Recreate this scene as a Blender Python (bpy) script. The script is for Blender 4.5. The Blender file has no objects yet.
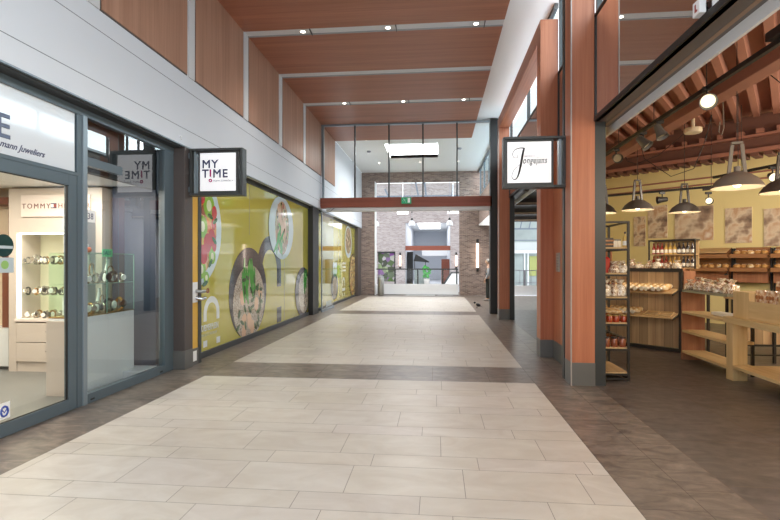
import bpy, bmesh, math, random
from mathutils import Vector, Matrix
random.seed(7)
SC = bpy.context.scene
COL = SC.collection
PI = math.pi
R = math.radians

# ------------------------------------------------------------------ materials
def lin(c):
    out = []
    for v in c[:3]:
        v = v / 255.0
        out.append(v / 12.92 if v <= 0.04045 else ((v + 0.055) / 1.055) ** 2.4)
    return (out[0], out[1], out[2], 1.0)

MATS = {}
def newmat(name):
    m = bpy.data.materials.new(name)
    m.use_nodes = True
    nt = m.node_tree
    nt.nodes.clear()
    out = nt.nodes.new('ShaderNodeOutputMaterial')
    MATS[name] = m
    return m, nt, out

def N(nt, t, **kw):
    n = nt.nodes.new(t)
    for k, v in kw.items():
        if k.startswith('i_'):
            n.inputs[k[2:].replace('_', ' ')].default_value = v
        else:
            setattr(n, k, v)
    return n

def plain(name, col, rough=0.5, metal=0.0, spec=0.5, var=0.0, scale=8.0, bump=0.0, bscale=60.0, coat=0.0, alpha=None, emit=None, estr=0.0, trans=0.0):
    m, nt, out = newmat(name)
    p = N(nt, 'ShaderNodeBsdfPrincipled')
    c = lin(col)
    p.inputs['Base Color'].default_value = c
    p.inputs['Roughness'].default_value = rough
    p.inputs['Metallic'].default_value = metal
    p.inputs['Specular IOR Level'].default_value = spec
    p.inputs['Coat Weight'].default_value = coat
    p.inputs['Coat Roughness'].default_value = 0.03
    p.inputs['Transmission Weight'].default_value = trans
    if emit:
        p.inputs['Emission Color'].default_value = lin(emit)
        p.inputs['Emission Strength'].default_value = estr
    tc = N(nt, 'ShaderNodeTexCoord')
    if var > 0:
        nz = N(nt, 'ShaderNodeTexNoise'); nz.inputs['Scale'].default_value = scale; nz.inputs['Detail'].default_value = 5
        nt.links.new(tc.outputs['Object'], nz.inputs['Vector'])
        mx = N(nt, 'ShaderNodeMix', data_type='RGBA')
        mx.inputs[6].default_value = tuple(min(1, v * (1 - var)) for v in c[:3]) + (1,)
        mx.inputs[7].default_value = tuple(min(1, v * (1 + var)) for v in c[:3]) + (1,)
        nt.links.new(nz.outputs['Fac'], mx.inputs[0])
        nt.links.new(mx.outputs[2], p.inputs['Base Color'])
    if bump > 0:
        nb = N(nt, 'ShaderNodeTexNoise'); nb.inputs['Scale'].default_value = bscale
        nt.links.new(tc.outputs['Object'], nb.inputs['Vector'])
        b = N(nt, 'ShaderNodeBump'); b.inputs['Strength'].default_value = bump; b.inputs['Distance'].default_value = 0.01
        nt.links.new(nb.outputs['Fac'], b.inputs['Height'])
        nt.links.new(b.outputs['Normal'], p.inputs['Normal'])
    if alpha is not None:
        p.inputs['Alpha'].default_value = alpha
    nt.links.new(p.outputs[0], out.inputs[0])
    return m

def wood(name, c1, c2, axis='Z', rough=0.4, freq=30.0, stretch=0.03, spec=0.4, planks=0.0, plank_axis='X', bands=0.5):
    """grain running along axis, object coordinates"""
    m, nt, out = newmat(name)
    p = N(nt, 'ShaderNodeBsdfPrincipled')
    p.inputs['Roughness'].default_value = rough
    p.inputs['Specular IOR Level'].default_value = spec
    tc = N(nt, 'ShaderNodeTexCoord')
    mp = N(nt, 'ShaderNodeMapping')
    s = [freq, freq, freq]
    s['XYZ'.index(axis)] = freq * stretch
    mp.inputs['Scale'].default_value = s
    nt.links.new(tc.outputs['Object'], mp.inputs['Vector'])
    n1 = N(nt, 'ShaderNodeTexNoise'); n1.inputs['Scale'].default_value = 1.0; n1.inputs['Detail'].default_value = 6; n1.inputs['Roughness'].default_value = 0.65
    nt.links.new(mp.outputs[0], n1.inputs['Vector'])
    mp2 = N(nt, 'ShaderNodeMapping')
    s2 = [freq * .22] * 3; s2['XYZ'.index(axis)] = freq * .22 * stretch
    mp2.inputs['Scale'].default_value = s2
    nt.links.new(tc.outputs['Object'], mp2.inputs['Vector'])
    n2 = N(nt, 'ShaderNodeTexNoise'); n2.inputs['Scale'].default_value = 1.0; n2.inputs['Detail'].default_value = 3
    nt.links.new(mp2.outputs[0], n2.inputs['Vector'])
    ad = N(nt, 'ShaderNodeMix', data_type='FLOAT'); ad.inputs[0].default_value = bands
    nt.links.new(n1.outputs['Fac'], ad.inputs[2]); nt.links.new(n2.outputs['Fac'], ad.inputs[3])
    cr = N(nt, 'ShaderNodeValToRGB')
    cr.color_ramp.elements[0].position = 0.36; cr.color_ramp.elements[0].color = lin(c2)
    cr.color_ramp.elements[1].position = 0.66; cr.color_ramp.elements[1].color = lin(c1)
    nt.links.new(ad.outputs[0], cr.inputs[0])
    col = cr.outputs[0]
    if planks > 0:
        sp = N(nt, 'ShaderNodeSeparateXYZ'); nt.links.new(tc.outputs['Object'], sp.inputs[0])
        dv = N(nt, 'ShaderNodeMath', operation='DIVIDE'); dv.inputs[1].default_value = planks
        nt.links.new(sp.outputs['XYZ'.index(plank_axis)], dv.inputs[0])
        fl = N(nt, 'ShaderNodeMath', operation='FLOOR'); nt.links.new(dv.outputs[0], fl.inputs[0])
        fr = N(nt, 'ShaderNodeMath', operation='FRACT'); nt.links.new(dv.outputs[0], fr.inputs[0])
        wn = N(nt, 'ShaderNodeTexWhiteNoise', noise_dimensions='1D'); nt.links.new(fl.outputs[0], wn.inputs['W'])
        mr = N(nt, 'ShaderNodeMapRange'); mr.inputs[3].default_value = 0.72; mr.inputs[4].default_value = 1.12
        nt.links.new(wn.outputs['Value'], mr.inputs[0])
        gt = N(nt, 'ShaderNodeMath', operation='GREATER_THAN'); gt.inputs[1].default_value = 0.04
        nt.links.new(fr.outputs[0], gt.inputs[0])
        gm = N(nt, 'ShaderNodeMapRange'); gm.inputs[3].default_value = 0.35; gm.inputs[4].default_value = 1.0
        nt.links.new(gt.outputs[0], gm.inputs[0])
        ml = N(nt, 'ShaderNodeMath', operation='MULTIPLY'); nt.links.new(mr.outputs[0], ml.inputs[0]); nt.links.new(gm.outputs[0], ml.inputs[1])
        mx = N(nt, 'ShaderNodeMix', data_type='RGBA', blend_type='MULTIPLY'); mx.inputs[0].default_value = 1.0
        nt.links.new(col, mx.inputs[6]); nt.links.new(ml.outputs[0], mx.inputs[7])
        col = mx.outputs[2]
    nt.links.new(col, p.inputs['Base Color'])
    nt.links.new(p.outputs[0], out.inputs[0])
    return m

def glass(name, tint=(1, 1, 1), ior=1.5, rough=0.0, refl=1.0):
    m, nt, out = newmat(name)
    t = N(nt, 'ShaderNodeBsdfTransparent'); t.inputs[0].default_value = (*tint, 1)
    g = N(nt, 'ShaderNodeBsdfGlossy'); g.inputs['Roughness'].default_value = rough
    f = N(nt, 'ShaderNodeFresnel'); f.inputs['IOR'].default_value = ior
    mu = N(nt, 'ShaderNodeMath', operation='MULTIPLY', use_clamp=True); mu.inputs[1].default_value = refl
    ge = N(nt, 'ShaderNodeNewGeometry'); ff = N(nt, 'ShaderNodeMath', operation='SUBTRACT'); ff.inputs[0].default_value = 1
    nt.links.new(ge.outputs['Backfacing'], ff.inputs[1])
    m2 = N(nt, 'ShaderNodeMath', operation='MULTIPLY'); nt.links.new(f.outputs[0], m2.inputs[0]); nt.links.new(ff.outputs[0], m2.inputs[1])
    nt.links.new(m2.outputs[0], mu.inputs[0])
    mx = N(nt, 'ShaderNodeMixShader')
    nt.links.new(mu.outputs[0], mx.inputs[0]); nt.links.new(t.outputs[0], mx.inputs[1]); nt.links.new(g.outputs[0], mx.inputs[2])
    nt.links.new(mx.outputs[0], out.inputs[0])
    return m

def emitter(name, col, s):
    m, nt, out = newmat(name)
    e = N(nt, 'ShaderNodeEmission'); e.inputs[0].default_value = lin(col); e.inputs[1].default_value = s
    nt.links.new(e.outputs[0], out.inputs[0])
    return m

def tilemat(name, c1, c2, rough, spec=0.5, vein=None, bump=0.02):
    """stone tile: per-tile tint from a colour attribute plus clouded stone noise"""
    m, nt, out = newmat(name)
    p = N(nt, 'ShaderNodeBsdfPrincipled')
    p.inputs['Roughness'].default_value = rough; p.inputs['Specular IOR Level'].default_value = spec
    tc = N(nt, 'ShaderNodeTexCoord')
    mp = N(nt, 'ShaderNodeMapping'); mp.inputs['Scale'].default_value = (1.6, 3.2, 1)
    mp.inputs['Rotation'].default_value = (0, 0, 0.4)
    nt.links.new(tc.outputs['Object'], mp.inputs['Vector'])
    nz = N(nt, 'ShaderNodeTexNoise'); nz.inputs['Scale'].default_value = vein or 1.3; nz.inputs['Detail'].default_value = 9; nz.inputs['Roughness'].default_value = .6; nz.inputs['Distortion'].default_value = 1.0
    nt.links.new(mp.outputs[0], nz.inputs['Vector'])
    cr = N(nt, 'ShaderNodeValToRGB')
    cr.color_ramp.elements[0].position = 0.3; cr.color_ramp.elements[0].color = lin(c2)
    cr.color_ramp.elements[1].position = 0.7; cr.color_ramp.elements[1].color = lin(c1)
    nt.links.new(nz.outputs['Fac'], cr.inputs[0])
    at = N(nt, 'ShaderNodeAttribute'); at.attribute_name = 'tint'
    mx = N(nt, 'ShaderNodeMix', data_type='RGBA', blend_type='MULTIPLY'); mx.inputs[0].default_value = 1
    nt.links.new(cr.outputs[0], mx.inputs[6]); nt.links.new(at.outputs['Color'], mx.inputs[7])
    nt.links.new(mx.outputs[2], p.inputs['Base Color'])
    n3 = N(nt, 'ShaderNodeTexNoise'); n3.inputs['Scale'].default_value = 9; n3.inputs['Detail'].default_value = 4
    nt.links.new(tc.outputs['Object'], n3.inputs['Vector'])
    mr = N(nt, 'ShaderNodeMapRange'); mr.inputs[3].default_value = max(.29, rough - .05); mr.inputs[4].default_value = rough + .1
    nt.links.new(n3.outputs['Fac'], mr.inputs[0]); nt.links.new(mr.outputs[0], p.inputs['Roughness'])
    nt.links.new(p.outputs[0], out.inputs[0])
    return m

def brick(name, c1, c2, mortar, axis):
    m, nt, out = newmat(name)
    p = N(nt, 'ShaderNodeBsdfPrincipled'); p.inputs['Roughness'].default_value = .85
    tc = N(nt, 'ShaderNodeTexCoord'); sp = N(nt, 'ShaderNodeSeparateXYZ'); cb = N(nt, 'ShaderNodeCombineXYZ')
    nt.links.new(tc.outputs['Object'], sp.inputs[0])
    nt.links.new(sp.outputs[0 if axis == 'X' else 1], cb.inputs[0]); nt.links.new(sp.outputs[2], cb.inputs[1])
    b = N(nt, 'ShaderNodeTexBrick')
    b.inputs['Scale'].default_value = 1; b.inputs['Brick Width'].default_value = .21; b.inputs['Row Height'].default_value = .06
    b.inputs['Mortar Size'].default_value = .008
    b.inputs['Color1'].default_value = lin(c1); b.inputs['Color2'].default_value = lin(c2); b.inputs['Mortar'].default_value = lin(mortar)
    nt.links.new(cb.outputs[0], b.inputs['Vector']); nt.links.new(b.outputs[0], p.inputs['Base Color'])
    nt.links.new(p.outputs[0], out.inputs[0])
    return m

def speckle(name, stops, scale, rough=0.3, kind='voronoi', spec=0.5, coat=0.0, distort=0.0, trans=0.0):
    m, nt, out = newmat(name)
    p = N(nt, 'ShaderNodeBsdfPrincipled'); p.inputs['Roughness'].default_value = rough
    p.inputs['Coat Weight'].default_value = coat; p.inputs['Coat Roughness'].default_value = .03
    tc = N(nt, 'ShaderNodeTexCoord')
    if kind == 'voronoi':
        v = N(nt, 'ShaderNodeTexVoronoi'); v.inputs['Scale'].default_value = scale
        src = v.outputs['Color']; sep = N(nt, 'ShaderNodeSeparateColor'); nt.links.new(src, sep.inputs[0]); src = sep.outputs[0]
    elif kind == 'wave':
        v = N(nt, 'ShaderNodeTexWave', wave_type='RINGS'); v.inputs['Scale'].default_value = scale; v.inputs['Distortion'].default_value = distort; v.inputs['Detail'].default_value = 3; v.inputs['Detail Scale'].default_value = 1.6
        src = v.outputs['Fac']
    else:
        v = N(nt, 'ShaderNodeTexNoise'); v.inputs['Scale'].default_value = scale; v.inputs['Detail'].default_value = 3; v.inputs['Distortion'].default_value = distort
        src = v.outputs['Fac']
    nt.links.new(tc.outputs['Object'], v.inputs['Vector'])
    cr = N(nt, 'ShaderNodeValToRGB')
    els = cr.color_ramp.elements
    while len(els) < len(stops): els.new(0.5)
    for e, (pos, c) in zip(els, stops):
        e.position = pos; e.color = lin(c)
    nt.links.new(src, cr.inputs[0]); nt.links.new(cr.outputs[0], p.inputs['Base Color'])
    if trans > 0:
        t = N(nt, 'ShaderNodeBsdfTransparent'); mx = N(nt, 'ShaderNodeMixShader'); mx.inputs[0].default_value = trans
        nt.links.new(p.outputs[0], mx.inputs[1]); nt.links.new(t.outputs[0], mx.inputs[2]); nt.links.new(mx.outputs[0], out.inputs[0])
    else:
        nt.links.new(p.outputs[0], out.inputs[0])
    return m

# ------------------------------------------------------------------ mesh builder
class MB:
    def __init__(s):
        s.v = []; s.f = []; s.tint = []
    def quad(s, a, b, c, d, t=None):
        i = len(s.v); s.v += [a, b, c, d]; s.f.append((i, i+1, i+2, i+3)); return s
    def poly(s, pts):
        i = len(s.v); s.v += [tuple(p) for p in pts]; s.f.append(tuple(range(i, i+len(pts)))); return s
    def box(s, x0, x1, y0, y1, z0, z1, M=None):
        i = len(s.v)
        pts = [(x, y, z) for z in (z0, z1) for y in (y0, y1) for x in (x0, x1)]
        if M is not None: pts = [tuple(M @ Vector(p)) for p in pts]
        s.v += pts
        for f in ((0, 2, 3, 1), (4, 5, 7, 6), (0, 1, 5, 4), (2, 6, 7, 3), (0, 4, 6, 2), (1, 3, 7, 5)):
            s.f.append(tuple(i + k for k in f))
        return s
    def bar(s, p0, p1, w, h=None, up=(0, 0, 1)):
        h = h or w
        p0 = Vector(p0); p1 = Vector(p1); d = p1 - p0; L = d.length; d.normalize()
        up = Vector(up)
        if abs(d.dot(up)) > .99: up = Vector((1, 0, 0))
        x = d.cross(up).normalized(); z = x.cross(d)
        M = Matrix(((x.x, d.x, z.x, p0.x), (x.y, d.y, z.y, p0.y), (x.z, d.z, z.z, p0.z), (0, 0, 0, 1)))
        return s.box(-w/2, w/2, 0, L, -h/2, h/2, M)
    def tube(s, pts, r, n=8, closed=False, caps=True):
        pts = [Vector(p) for p in pts]; rings = []
        K = len(pts)
        rr = r if isinstance(r, (list, tuple)) else [r]*K
        prev = None
        for k in range(K):
            if closed: d = pts[(k+1) % K] - pts[k-1]
            elif k == 0: d = pts[1]-pts[0]
            elif k == K-1: d = pts[-1]-pts[-2]
            else: d = pts[k+1]-pts[k-1]
            d.normalize()
            if prev is None:
                up = Vector((0, 0, 1)) if abs(d.z) < .9 else Vector((1, 0, 0))
            else: up = prev
            x = d.cross(up).normalized(); y = x.cross(d).normalized(); prev = y
            i = len(s.v); rings.append(i)
            for a in range(n):
                t = 2*PI*a/n
                s.v.append(tuple(pts[k] + x*math.cos(t)*rr[k] + y*math.sin(t)*rr[k]))
        for k in range(K if closed else K-1):
            a0 = rings[k]; b0 = rings[(k+1) % K]
            for a in range(n):
                s.f.append((a0+a, a0+(a+1) % n, b0+(a+1) % n, b0+a))
        if caps and not closed:
            s.f.append(tuple(rings[0]+a for a in reversed(range(n)))); s.f.append(tuple(rings[-1]+a for a in range(n)))
        return s
    def lathe(s, prof, n=16, M=None, cap=True, wob=None):
        rings = []
        for (r, z) in prof:
            i = len(s.v); rings.append(i)
            for a in range(n):
                t = 2*PI*a/n
                q = r * (wob(t, z) if wob else 1)
                p = Vector((q*math.cos(t), q*math.sin(t), z))
                if M is not None: p = M @ p
                s.v.append(tuple(p))
        for k in range(len(prof)-1):
            for a in range(n):
                s.f.append((rings[k]+a, rings[k]+(a+1) % n, rings[k+1]+(a+1) % n, rings[k+1]+a))
        if cap:
            s.f.append(tuple(rings[0]+a for a in reversed(range(n)))); s.f.append(tuple(rings[-1]+a for a in range(n)))
        return s
    def ell(s, c, r, n=10, m=7, M=None, jit=0.0):
        prof = []
        base = len(s.v)
        for k in range(m+1):
            ph = -PI/2 + PI*k/m
            rad = max(1e-3, math.cos(ph)); z = math.sin(ph)
            for a in range(n):
                t = 2*PI*a/n
                j = 1 + (random.random()-.5)*jit
                p = Vector((c[0]+r[0]*rad*math.cos(t)*j, c[1]+r[1]*rad*math.sin(t)*j, c[2]+r[2]*z*j))
                if M is not None: p = M @ p
                s.v.append(tuple(p))
        for k in range(m):
            for a in range(n):
                s.f.append((base+k*n+a, base+k*n+(a+1) % n, base+(k+1)*n+(a+1) % n, base+(k+1)*n+a))
        s.f.append(tuple(base+a for a in reversed(range(n)))); s.f.append(tuple(base+m*n+a for a in range(n)))
        return s
    def prism(s, pts, off):
        """closed polygon extruded by vector off"""
        n = len(pts); i = len(s.v); off = Vector(off)
        s.v += [tuple(p) for p in pts] + [tuple(Vector(p)+off) for p in pts]
        s.f.append(tuple(i+k for k in reversed(range(n)))); s.f.append(tuple(i+n+k for k in range(n)))
        for k in range(n):
            s.f.append((i+k, i+(k+1) % n, i+n+(k+1) % n, i+n+k))
        return s
    def mesh(s, name, smooth=None, bevel=0.0, fix=True):
        me = bpy.data.meshes.new(name); me.from_pydata(s.v, [], s.f); me.update()
        bm = bmesh.new(); bm.from_mesh(me)
        if fix: bmesh.ops.recalc_face_normals(bm, faces=bm.faces)
        if bevel > 0:
            es = [e for e in bm.edges if len(e.link_faces) == 2 and e.calc_face_angle(0) > .6]
            bmesh.ops.bevel(bm, geom=es, offset=bevel, segments=2, profile=.6, affect='EDGES', clamp_overlap=True)
        bm.to_mesh(me); bm.free()
        if smooth:
            me.polygons.foreach_set('use_smooth', [True]*len(me.polygons))
            me.set_sharp_from_angle(angle=R(smooth))
        return me

def link(name, me, mat, parent=None, label=None):
    o = bpy.data.objects.new(name, me); COL.objects.link(o)
    if mat is not None:
        me.materials.clear(); me.materials.append(MATS[mat])
    if parent is not None: o.parent = parent
    if label: o['label'] = label
    return o
def P(name, mb, mat, parent, label=None, smooth=None, bevel=0.0):
    return link(name, mb.mesh(name, smooth, bevel), mat, parent, label)
def tag(o, label, cat, group=None, kind=None):
    if label: o['label'] = label
    if cat: o['category'] = cat
    if group: o['group'] = group
    if kind: o['kind'] = kind
    return o
def O(name, mb, mat, label, cat, group=None, kind=None, smooth=None, bevel=0.0, loc=(0, 0, 0), rz=0):
    o = link(name, mb.mesh(name, smooth, bevel), mat); o.location = loc; o.rotation_euler = (0, 0, rz)
    return tag(o, label, cat, group, kind)
def S(name, mb, mat, label=None, cat=None, bevel=0.0, smooth=None):
    return O(name, mb, mat, label, cat, None, 'structure', smooth, bevel)
def T(name, label, cat, loc=(0, 0, 0), rz=0, group=None, kind=None):
    o = bpy.data.objects.new(name, None); COL.objects.link(o); o.empty_display_size = .1
    o.location = loc; o.rotation_euler = (0, 0, rz)
    return tag(o, label, cat, group, kind)
def dup(root, loc, rz=None, label=None, group=None, scale=None):
    r = root.copy(); COL.objects.link(r); r.location = loc
    if rz is not None: r.rotation_euler = (0, 0, rz)
    if label: r['label'] = label
    if group: r['group'] = group
    if scale: r.scale = scale
    for ch in list(root.children):
        c = ch.copy(); COL.objects.link(c); c.parent = r
        for g in list(ch.children):
            d = g.copy(); COL.objects.link(d); d.parent = c
    return r
def txt(name, s, size, M, mat, parent, ext=0.001, shear=0.0, offset=0.0, align='LEFT', space=1.0, sx=1.0, bold=0.0):
    cu = bpy.data.curves.new(name, 'FONT'); cu.body = s; cu.size = size; cu.extrude = ext; cu.shear = shear; cu.offset = offset; cu.bevel_depth = bold; cu.bevel_resolution = 0
    cu.align_x = align; cu.space_character = space; cu.resolution_u = 3
    o = bpy.data.objects.new(name, cu); COL.objects.link(o)
    bpy.context.view_layer.update()
    me = bpy.data.meshes.new_from_object(o.evaluated_get(bpy.context.evaluated_depsgraph_get()))
    me.name = name
    bpy.data.objects.remove(o); bpy.data.curves.remove(cu)
    me.transform(Matrix(((sx, 0, 0, 0), (0, 1, 0, 0), (0, 0, 1, 0), (0, 0, 0, 1))))
    me.transform(M)
    return link(name, me, mat, parent)
def facing(loc, nx):
    """text plane: '-Y' faces the camera, '+X' faces the corridor from the shops opposite the bakery"""
    if nx == '-Y': m = Matrix(((1, 0, 0), (0, 0, -1), (0, 1, 0))).to_4x4()
    elif nx == '+X': m = Matrix(((0, 0, 1), (1, 0, 0), (0, 1, 0))).to_4x4()
    return Matrix.Translation(loc) @ m
ORD = ['first', 'second', 'third', 'fourth', 'fifth', 'sixth', 'seventh', 'eighth', 'ninth', 'tenth', 'eleventh', 'twelfth', 'thirteenth', 'fourteenth', 'fifteenth', 'sixteenth']

# ------------------------------------------------------------------ palette
plain('white_wall', (214, 218, 225), .6, var=.02, scale=2)
plain('white_ceiling', (240, 241, 240), .8)
plain('groove', (120, 124, 130), .7)
plain('white_gloss', (238, 239, 241), .2)
plain('channel_white', (214, 214, 216), .4)
plain('channel_grey', (150, 152, 156), .4)
wood('ceiling_wood', (178, 118, 90), (150, 94, 70), 'X', .42, 26, .03)
wood('panel_wood', (184, 142, 118), (158, 116, 94), 'Z', .45, 30, .03)
wood('column_wood', (194, 126, 94), (168, 100, 72), 'Z', .4, 30, .03)
wood('column_wood_pale', (194, 126, 94), (168, 100, 72), 'Y', .4, 30, .03)
wood('beam_wood', (150, 84, 64), (124, 64, 48), 'X', .4, 30, .03)
plain('frame_grey', (88, 101, 109), .35, spec=.5)
plain('frame_light', (140, 152, 160), .3, .3)
plain('frame_dark', (58, 60, 60), .4)
plain('frame_black', (34, 34, 34), .45)
plain('column_brown', (84, 76, 74), .5, var=.05)
plain('plinth_grey', (112, 112, 110), .35, .3)
plain('corner_metal', (176, 168, 162), .45, .3)
plain('recess_dark', (46, 48, 48), .7)
glass('clear_glass', (1, 1, 1), 1.5)
glass('shop_glass', (.97, .985, .98), 1.75)
glass('window_glass', (.94, .97, .98), 1.6, 0.0, 2.4)
glass('tint_glass', (.86, .93, .95), 1.6)
glass('partition_glass', (.95, .97, .97), 1.45)
glass('cabinet_glass', (.93, .98, .95), 1.4)
plain('glass_edge', (150, 185, 172), .2)
tilemat('pale_tile', (212, 206, 198), (197, 188, 178), .34, .45)
tilemat('dark_tile', (146, 132, 121), (90, 82, 77), .28, .5, 2.6)
tilemat('bakery_tile', (116, 106, 100), (78, 71, 67), .34, .5, 2.2)
plain('grout', (142, 134, 124), .8)
plain('dark_grout', (104, 96, 88), .8); plain('light_grout', (132, 120, 110), .8)
plain('screed', (120, 120, 116), .5, var=.08, scale=3)
brick('brick_brown', (158, 136, 126), (108, 88, 80), (158, 148, 140), 'X')
brick('brick_brown_side', (150, 128, 118), (128, 106, 96), (150, 140, 132), 'Y')
brick('brick_grey', (178, 166, 164), (140, 126, 124), (186, 178, 174), 'X')
plain('sign_white', (244, 244, 246), .25, emit=(244, 244, 248), estr=.35)
plain('navy', (62, 66, 100), .4)
plain('magenta', (176, 34, 110), .4)
plain('text_grey', (150, 150, 160), .4)
plain('ink', (24, 24, 28), .4)
plain('exit_green', (20, 120, 80), .3, emit=(20, 140, 90), estr=.4)
plain('white_paint', (246, 246, 246), .4)
plain('steel', (168, 168, 164), .3, .8)
plain('chrome', (210, 210, 212), .15, 1.0)
emitter('lamp_white', (255, 244, 226), 9.0)
emitter('lamp_warm', (255, 226, 184), 5.0)
emitter('lens_warm', (255, 238, 196), 1.7)
emitter('sky_panel', (250, 252, 255), 1.7)
emitter('tube_white', (255, 232, 214), 3.0)
emitter('tube_cool', (250, 252, 255), 3.0)

# ------------------------------------------------------------------ camera
cam = bpy.data.cameras.new('camera'); co = bpy.data.objects.new('camera', cam); COL.objects.link(co)
co.location = (0, 0, 1.6); co.rotation_euler = (R(90), 0, R(5.5))
cam.sensor_width = 36; cam.lens = 485/780*36; cam.shift_y = 3.2/780; cam.clip_end = 300
SC.camera = co

# ------------------------------------------------------------------ floor
def tiles(name, cells, mat, groutmat, box, z=0.0, label=None):
    """cells: (x0,x1,y0,y1) tile faces over a grout bed"""
    g = 0.0045 if mat == 'bakery_tile' else 0.0022
    me = bpy.data.meshes.new(name); vs = []; fs = []; tint = []
    for (x0, x1, y0, y1) in cells:
        i = len(vs)
        vs += [(x0+g, y0+g, z), (x1-g, y0+g, z), (x1-g, y1-g, z), (x0+g, y1-g, z)]
        fs.append((i, i+1, i+2, i+3)); t = random.uniform(.94, 1.0); tint.append((t, t*random.uniform(.985, 1.0), t*random.uniform(.96, 1.0), 1))
    i = len(vs); x0, x1, y0, y1 = box
    b = [(x0, y0), (x1, y0), (x1, y1), (x0, y1)]
    vs += [(p[0], p[1], z-.002) for p in b] + [(p[0], p[1], z-.1) for p in b]
    nb = [(i, i+1, i+2, i+3), (i+7, i+6, i+5, i+4)] + [(i+k, i+4+k, i+4+(k+1) % 4, i+(k+1) % 4) for k in range(4)]
    fs += nb; tint += [(1, 1, 1, 1)]*len(nb)
    me.from_pydata(vs, [], fs)
    at = me.color_attributes.new('tint', 'FLOAT_COLOR', 'CORNER')
    k = 0
    for p, t in zip(me.polygons, tint):
        for _ in p.loop_indices: at.data[k].color = t; k += 1
    me.materials.append(MATS[mat]); me.materials.append(MATS[groutmat])
    for p in me.polygons:
        if p.index >= len(cells): p.material_index = 1
    me.update()
    o = bpy.data.objects.new(name, me); COL.objects.link(o); o['kind'] = 'structure'
    if label: o['label'] = label; o['category'] = 'floor'
    return o

def pale(x0, x1, y0, y1, name, offs, label):
    cells = []; y = y1; k = 0; L = .848
    rows = []
    while y > y0 + .01:
        h = .465 if k % 2 == 0 else .24
        yb = max(y0, y-h)
        o = offs[k] if k < len(offs) else random.uniform(0, L)
        x = x0; c = x0 + ((o - x0) % L)
        if c - x0 < .02: c += L
        while x < x1 - .001:
            e = min(c, x1); cells.append((x, e, yb, y)); x = e; c += L
        y = yb; k += 1
    return tiles(name, cells, 'pale_tile', 'grout', (x0, x1, y0, y1), 0.0, label)
pale(-3.285, 1.303, -1.5, 6.615, 'floor', [-.785, -.251, -.85, -1.45, -1.233, -.985, -.813, -.52, -.65, -.112, -.747], 'pale stone tile floor nearest the jeweller doors')
pale(-3.285, 1.303, 7.57, 15.12, 'floor', [], 'pale stone tile floor beside the bowl pictures')
pale(-3.285, 1.303, 16.17, 23.15, 'floor', [], 'pale stone tile floor beyond the glass partition')
def grid(x0, x1, y0, y1, w, h, xs=None):
    out = []; xx = xs or [x0 + i*w for i in range(int((x1-x0)/w)+1)] + [x1]
    for a, b in zip(xx[:-1], xx[1:]):
        if b-a < .01: continue
        o = random.choice([0, .3, .6]); y = y0 - o
        while y < y1:
            c = max(y, y0); d = min(y+h, y1)
            if d-c > .01: out.append((a, b, c, d))
            y += h
    return out
def darkfloor(x0, x1, y0, y1, w, h, label, xs=None, mat='dark_tile'):
    tiles('floor', grid(x0, x1, y0, y1, w, h, xs), mat, 'light_grout' if mat == 'bakery_tile' else 'dark_grout', (x0, x1, y0, y1), -.0005, label)
darkfloor(-4.05, -3.285, -1.5, 24.3, 1, .9, 'dark stone floor strip along the shopfronts', [-4.05, -3.285])
darkfloor(1.303, 2.07, -1.5, 24.3, 1, .9, 'dark stone floor strip along the bakery front', [1.303, 1.735, 2.07])
for (a, b, lb) in ((6.615, 7.57, 'dark stone floor band before the wooden columns'), (15.12, 16.17, 'dark stone floor band under the glass partition'), (23.15, 24.3, 'dark stone floor band before the white parapet')):
    cells = []
    x = -3.285; stops = [-2.55, -1.7, -.85, -.06, .72, 1.303]
    for q in stops:
        cells.append((x, q, a, (a+b)/2)); cells.append((x, q, (a+b)/2, b)); x = q
    tiles('floor', cells, 'dark_tile', 'dark_grout', (-3.285, 1.303, a, b), -.0005, lb)
darkfloor(2.07, 10.0, 1.0, 17, .9, .9, 'dark brown tile floor of the bakery', None, 'bakery_tile')
darkfloor(2.07, 12.0, 17.0, 24.3, .9, .9, 'dark tile floor of the side passage')
S('floor', MB().box(-8.5, -4.05, 1.5, 9.2, -.1, 0), 'screed', 'grey floor inside the jeweller', 'floor')

# ------------------------------------------------------------------ left facade : white fascia, grooves, wood panels
XF = -3.77
mb = MB(); mb.box(XF-.12, XF, -1.5, 24.3, 3.62, 6.16); mb.box(XF-.12, XF-.001, -1.5, 24.3, 3.36, 3.615); mb.box(XF-.12, XF-.008, -1.5, 24.3, 3.6, 3.64)
wl = S('wall_left', mb, 'white_wall', 'white fascia wall above the shopfronts', 'wall')
P('groove', MB().box(XF-.002, XF+.0015, -1.5, 24.3, 4.205, 4.213), 'groove', wl, 'thin grey joint line')
P('groove', MB().box(XF-.002, XF+.0015, -1.5, 24.3, 3.615, 3.622), 'groove', wl, 'thin grey joint line')
P('edge_trim', MB().box(XF-.03, XF+.004, -1.5, 24.3, 3.352, 3.368), 'frame_light', wl)
P('plug', MB().tube([(XF, 6.84, 3.47), (XF+.02, 6.84, 3.47)], .018, 10).box(XF, XF+.02, 6.815, 6.865, 3.43, 3.44), 'white_gloss', wl, smooth=40)
ywp = [(.85, 2.72), (2.98, 4.85), (5.11, 7.01), (7.25, 9.14), (9.41, 11.27), (11.55, 13.4), (13.66, 15.53), (15.66, 17.7)]
for i, (a, b) in enumerate(ywp):
    t = T('trim_%d' % (i+1), 'tall wood wall panel, %s along the white wall above the shops' % ORD[i], 'wall panel', kind='structure')
    P('veneer', MB().box(XF-.001, XF+.022, a+.012, b-.012, 4.455, 6.15), 'panel_wood', t)
    P('dark_edge', MB().box(XF-.001, XF+.012, a, b, 4.44, 6.15), 'column_brown', t)
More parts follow.
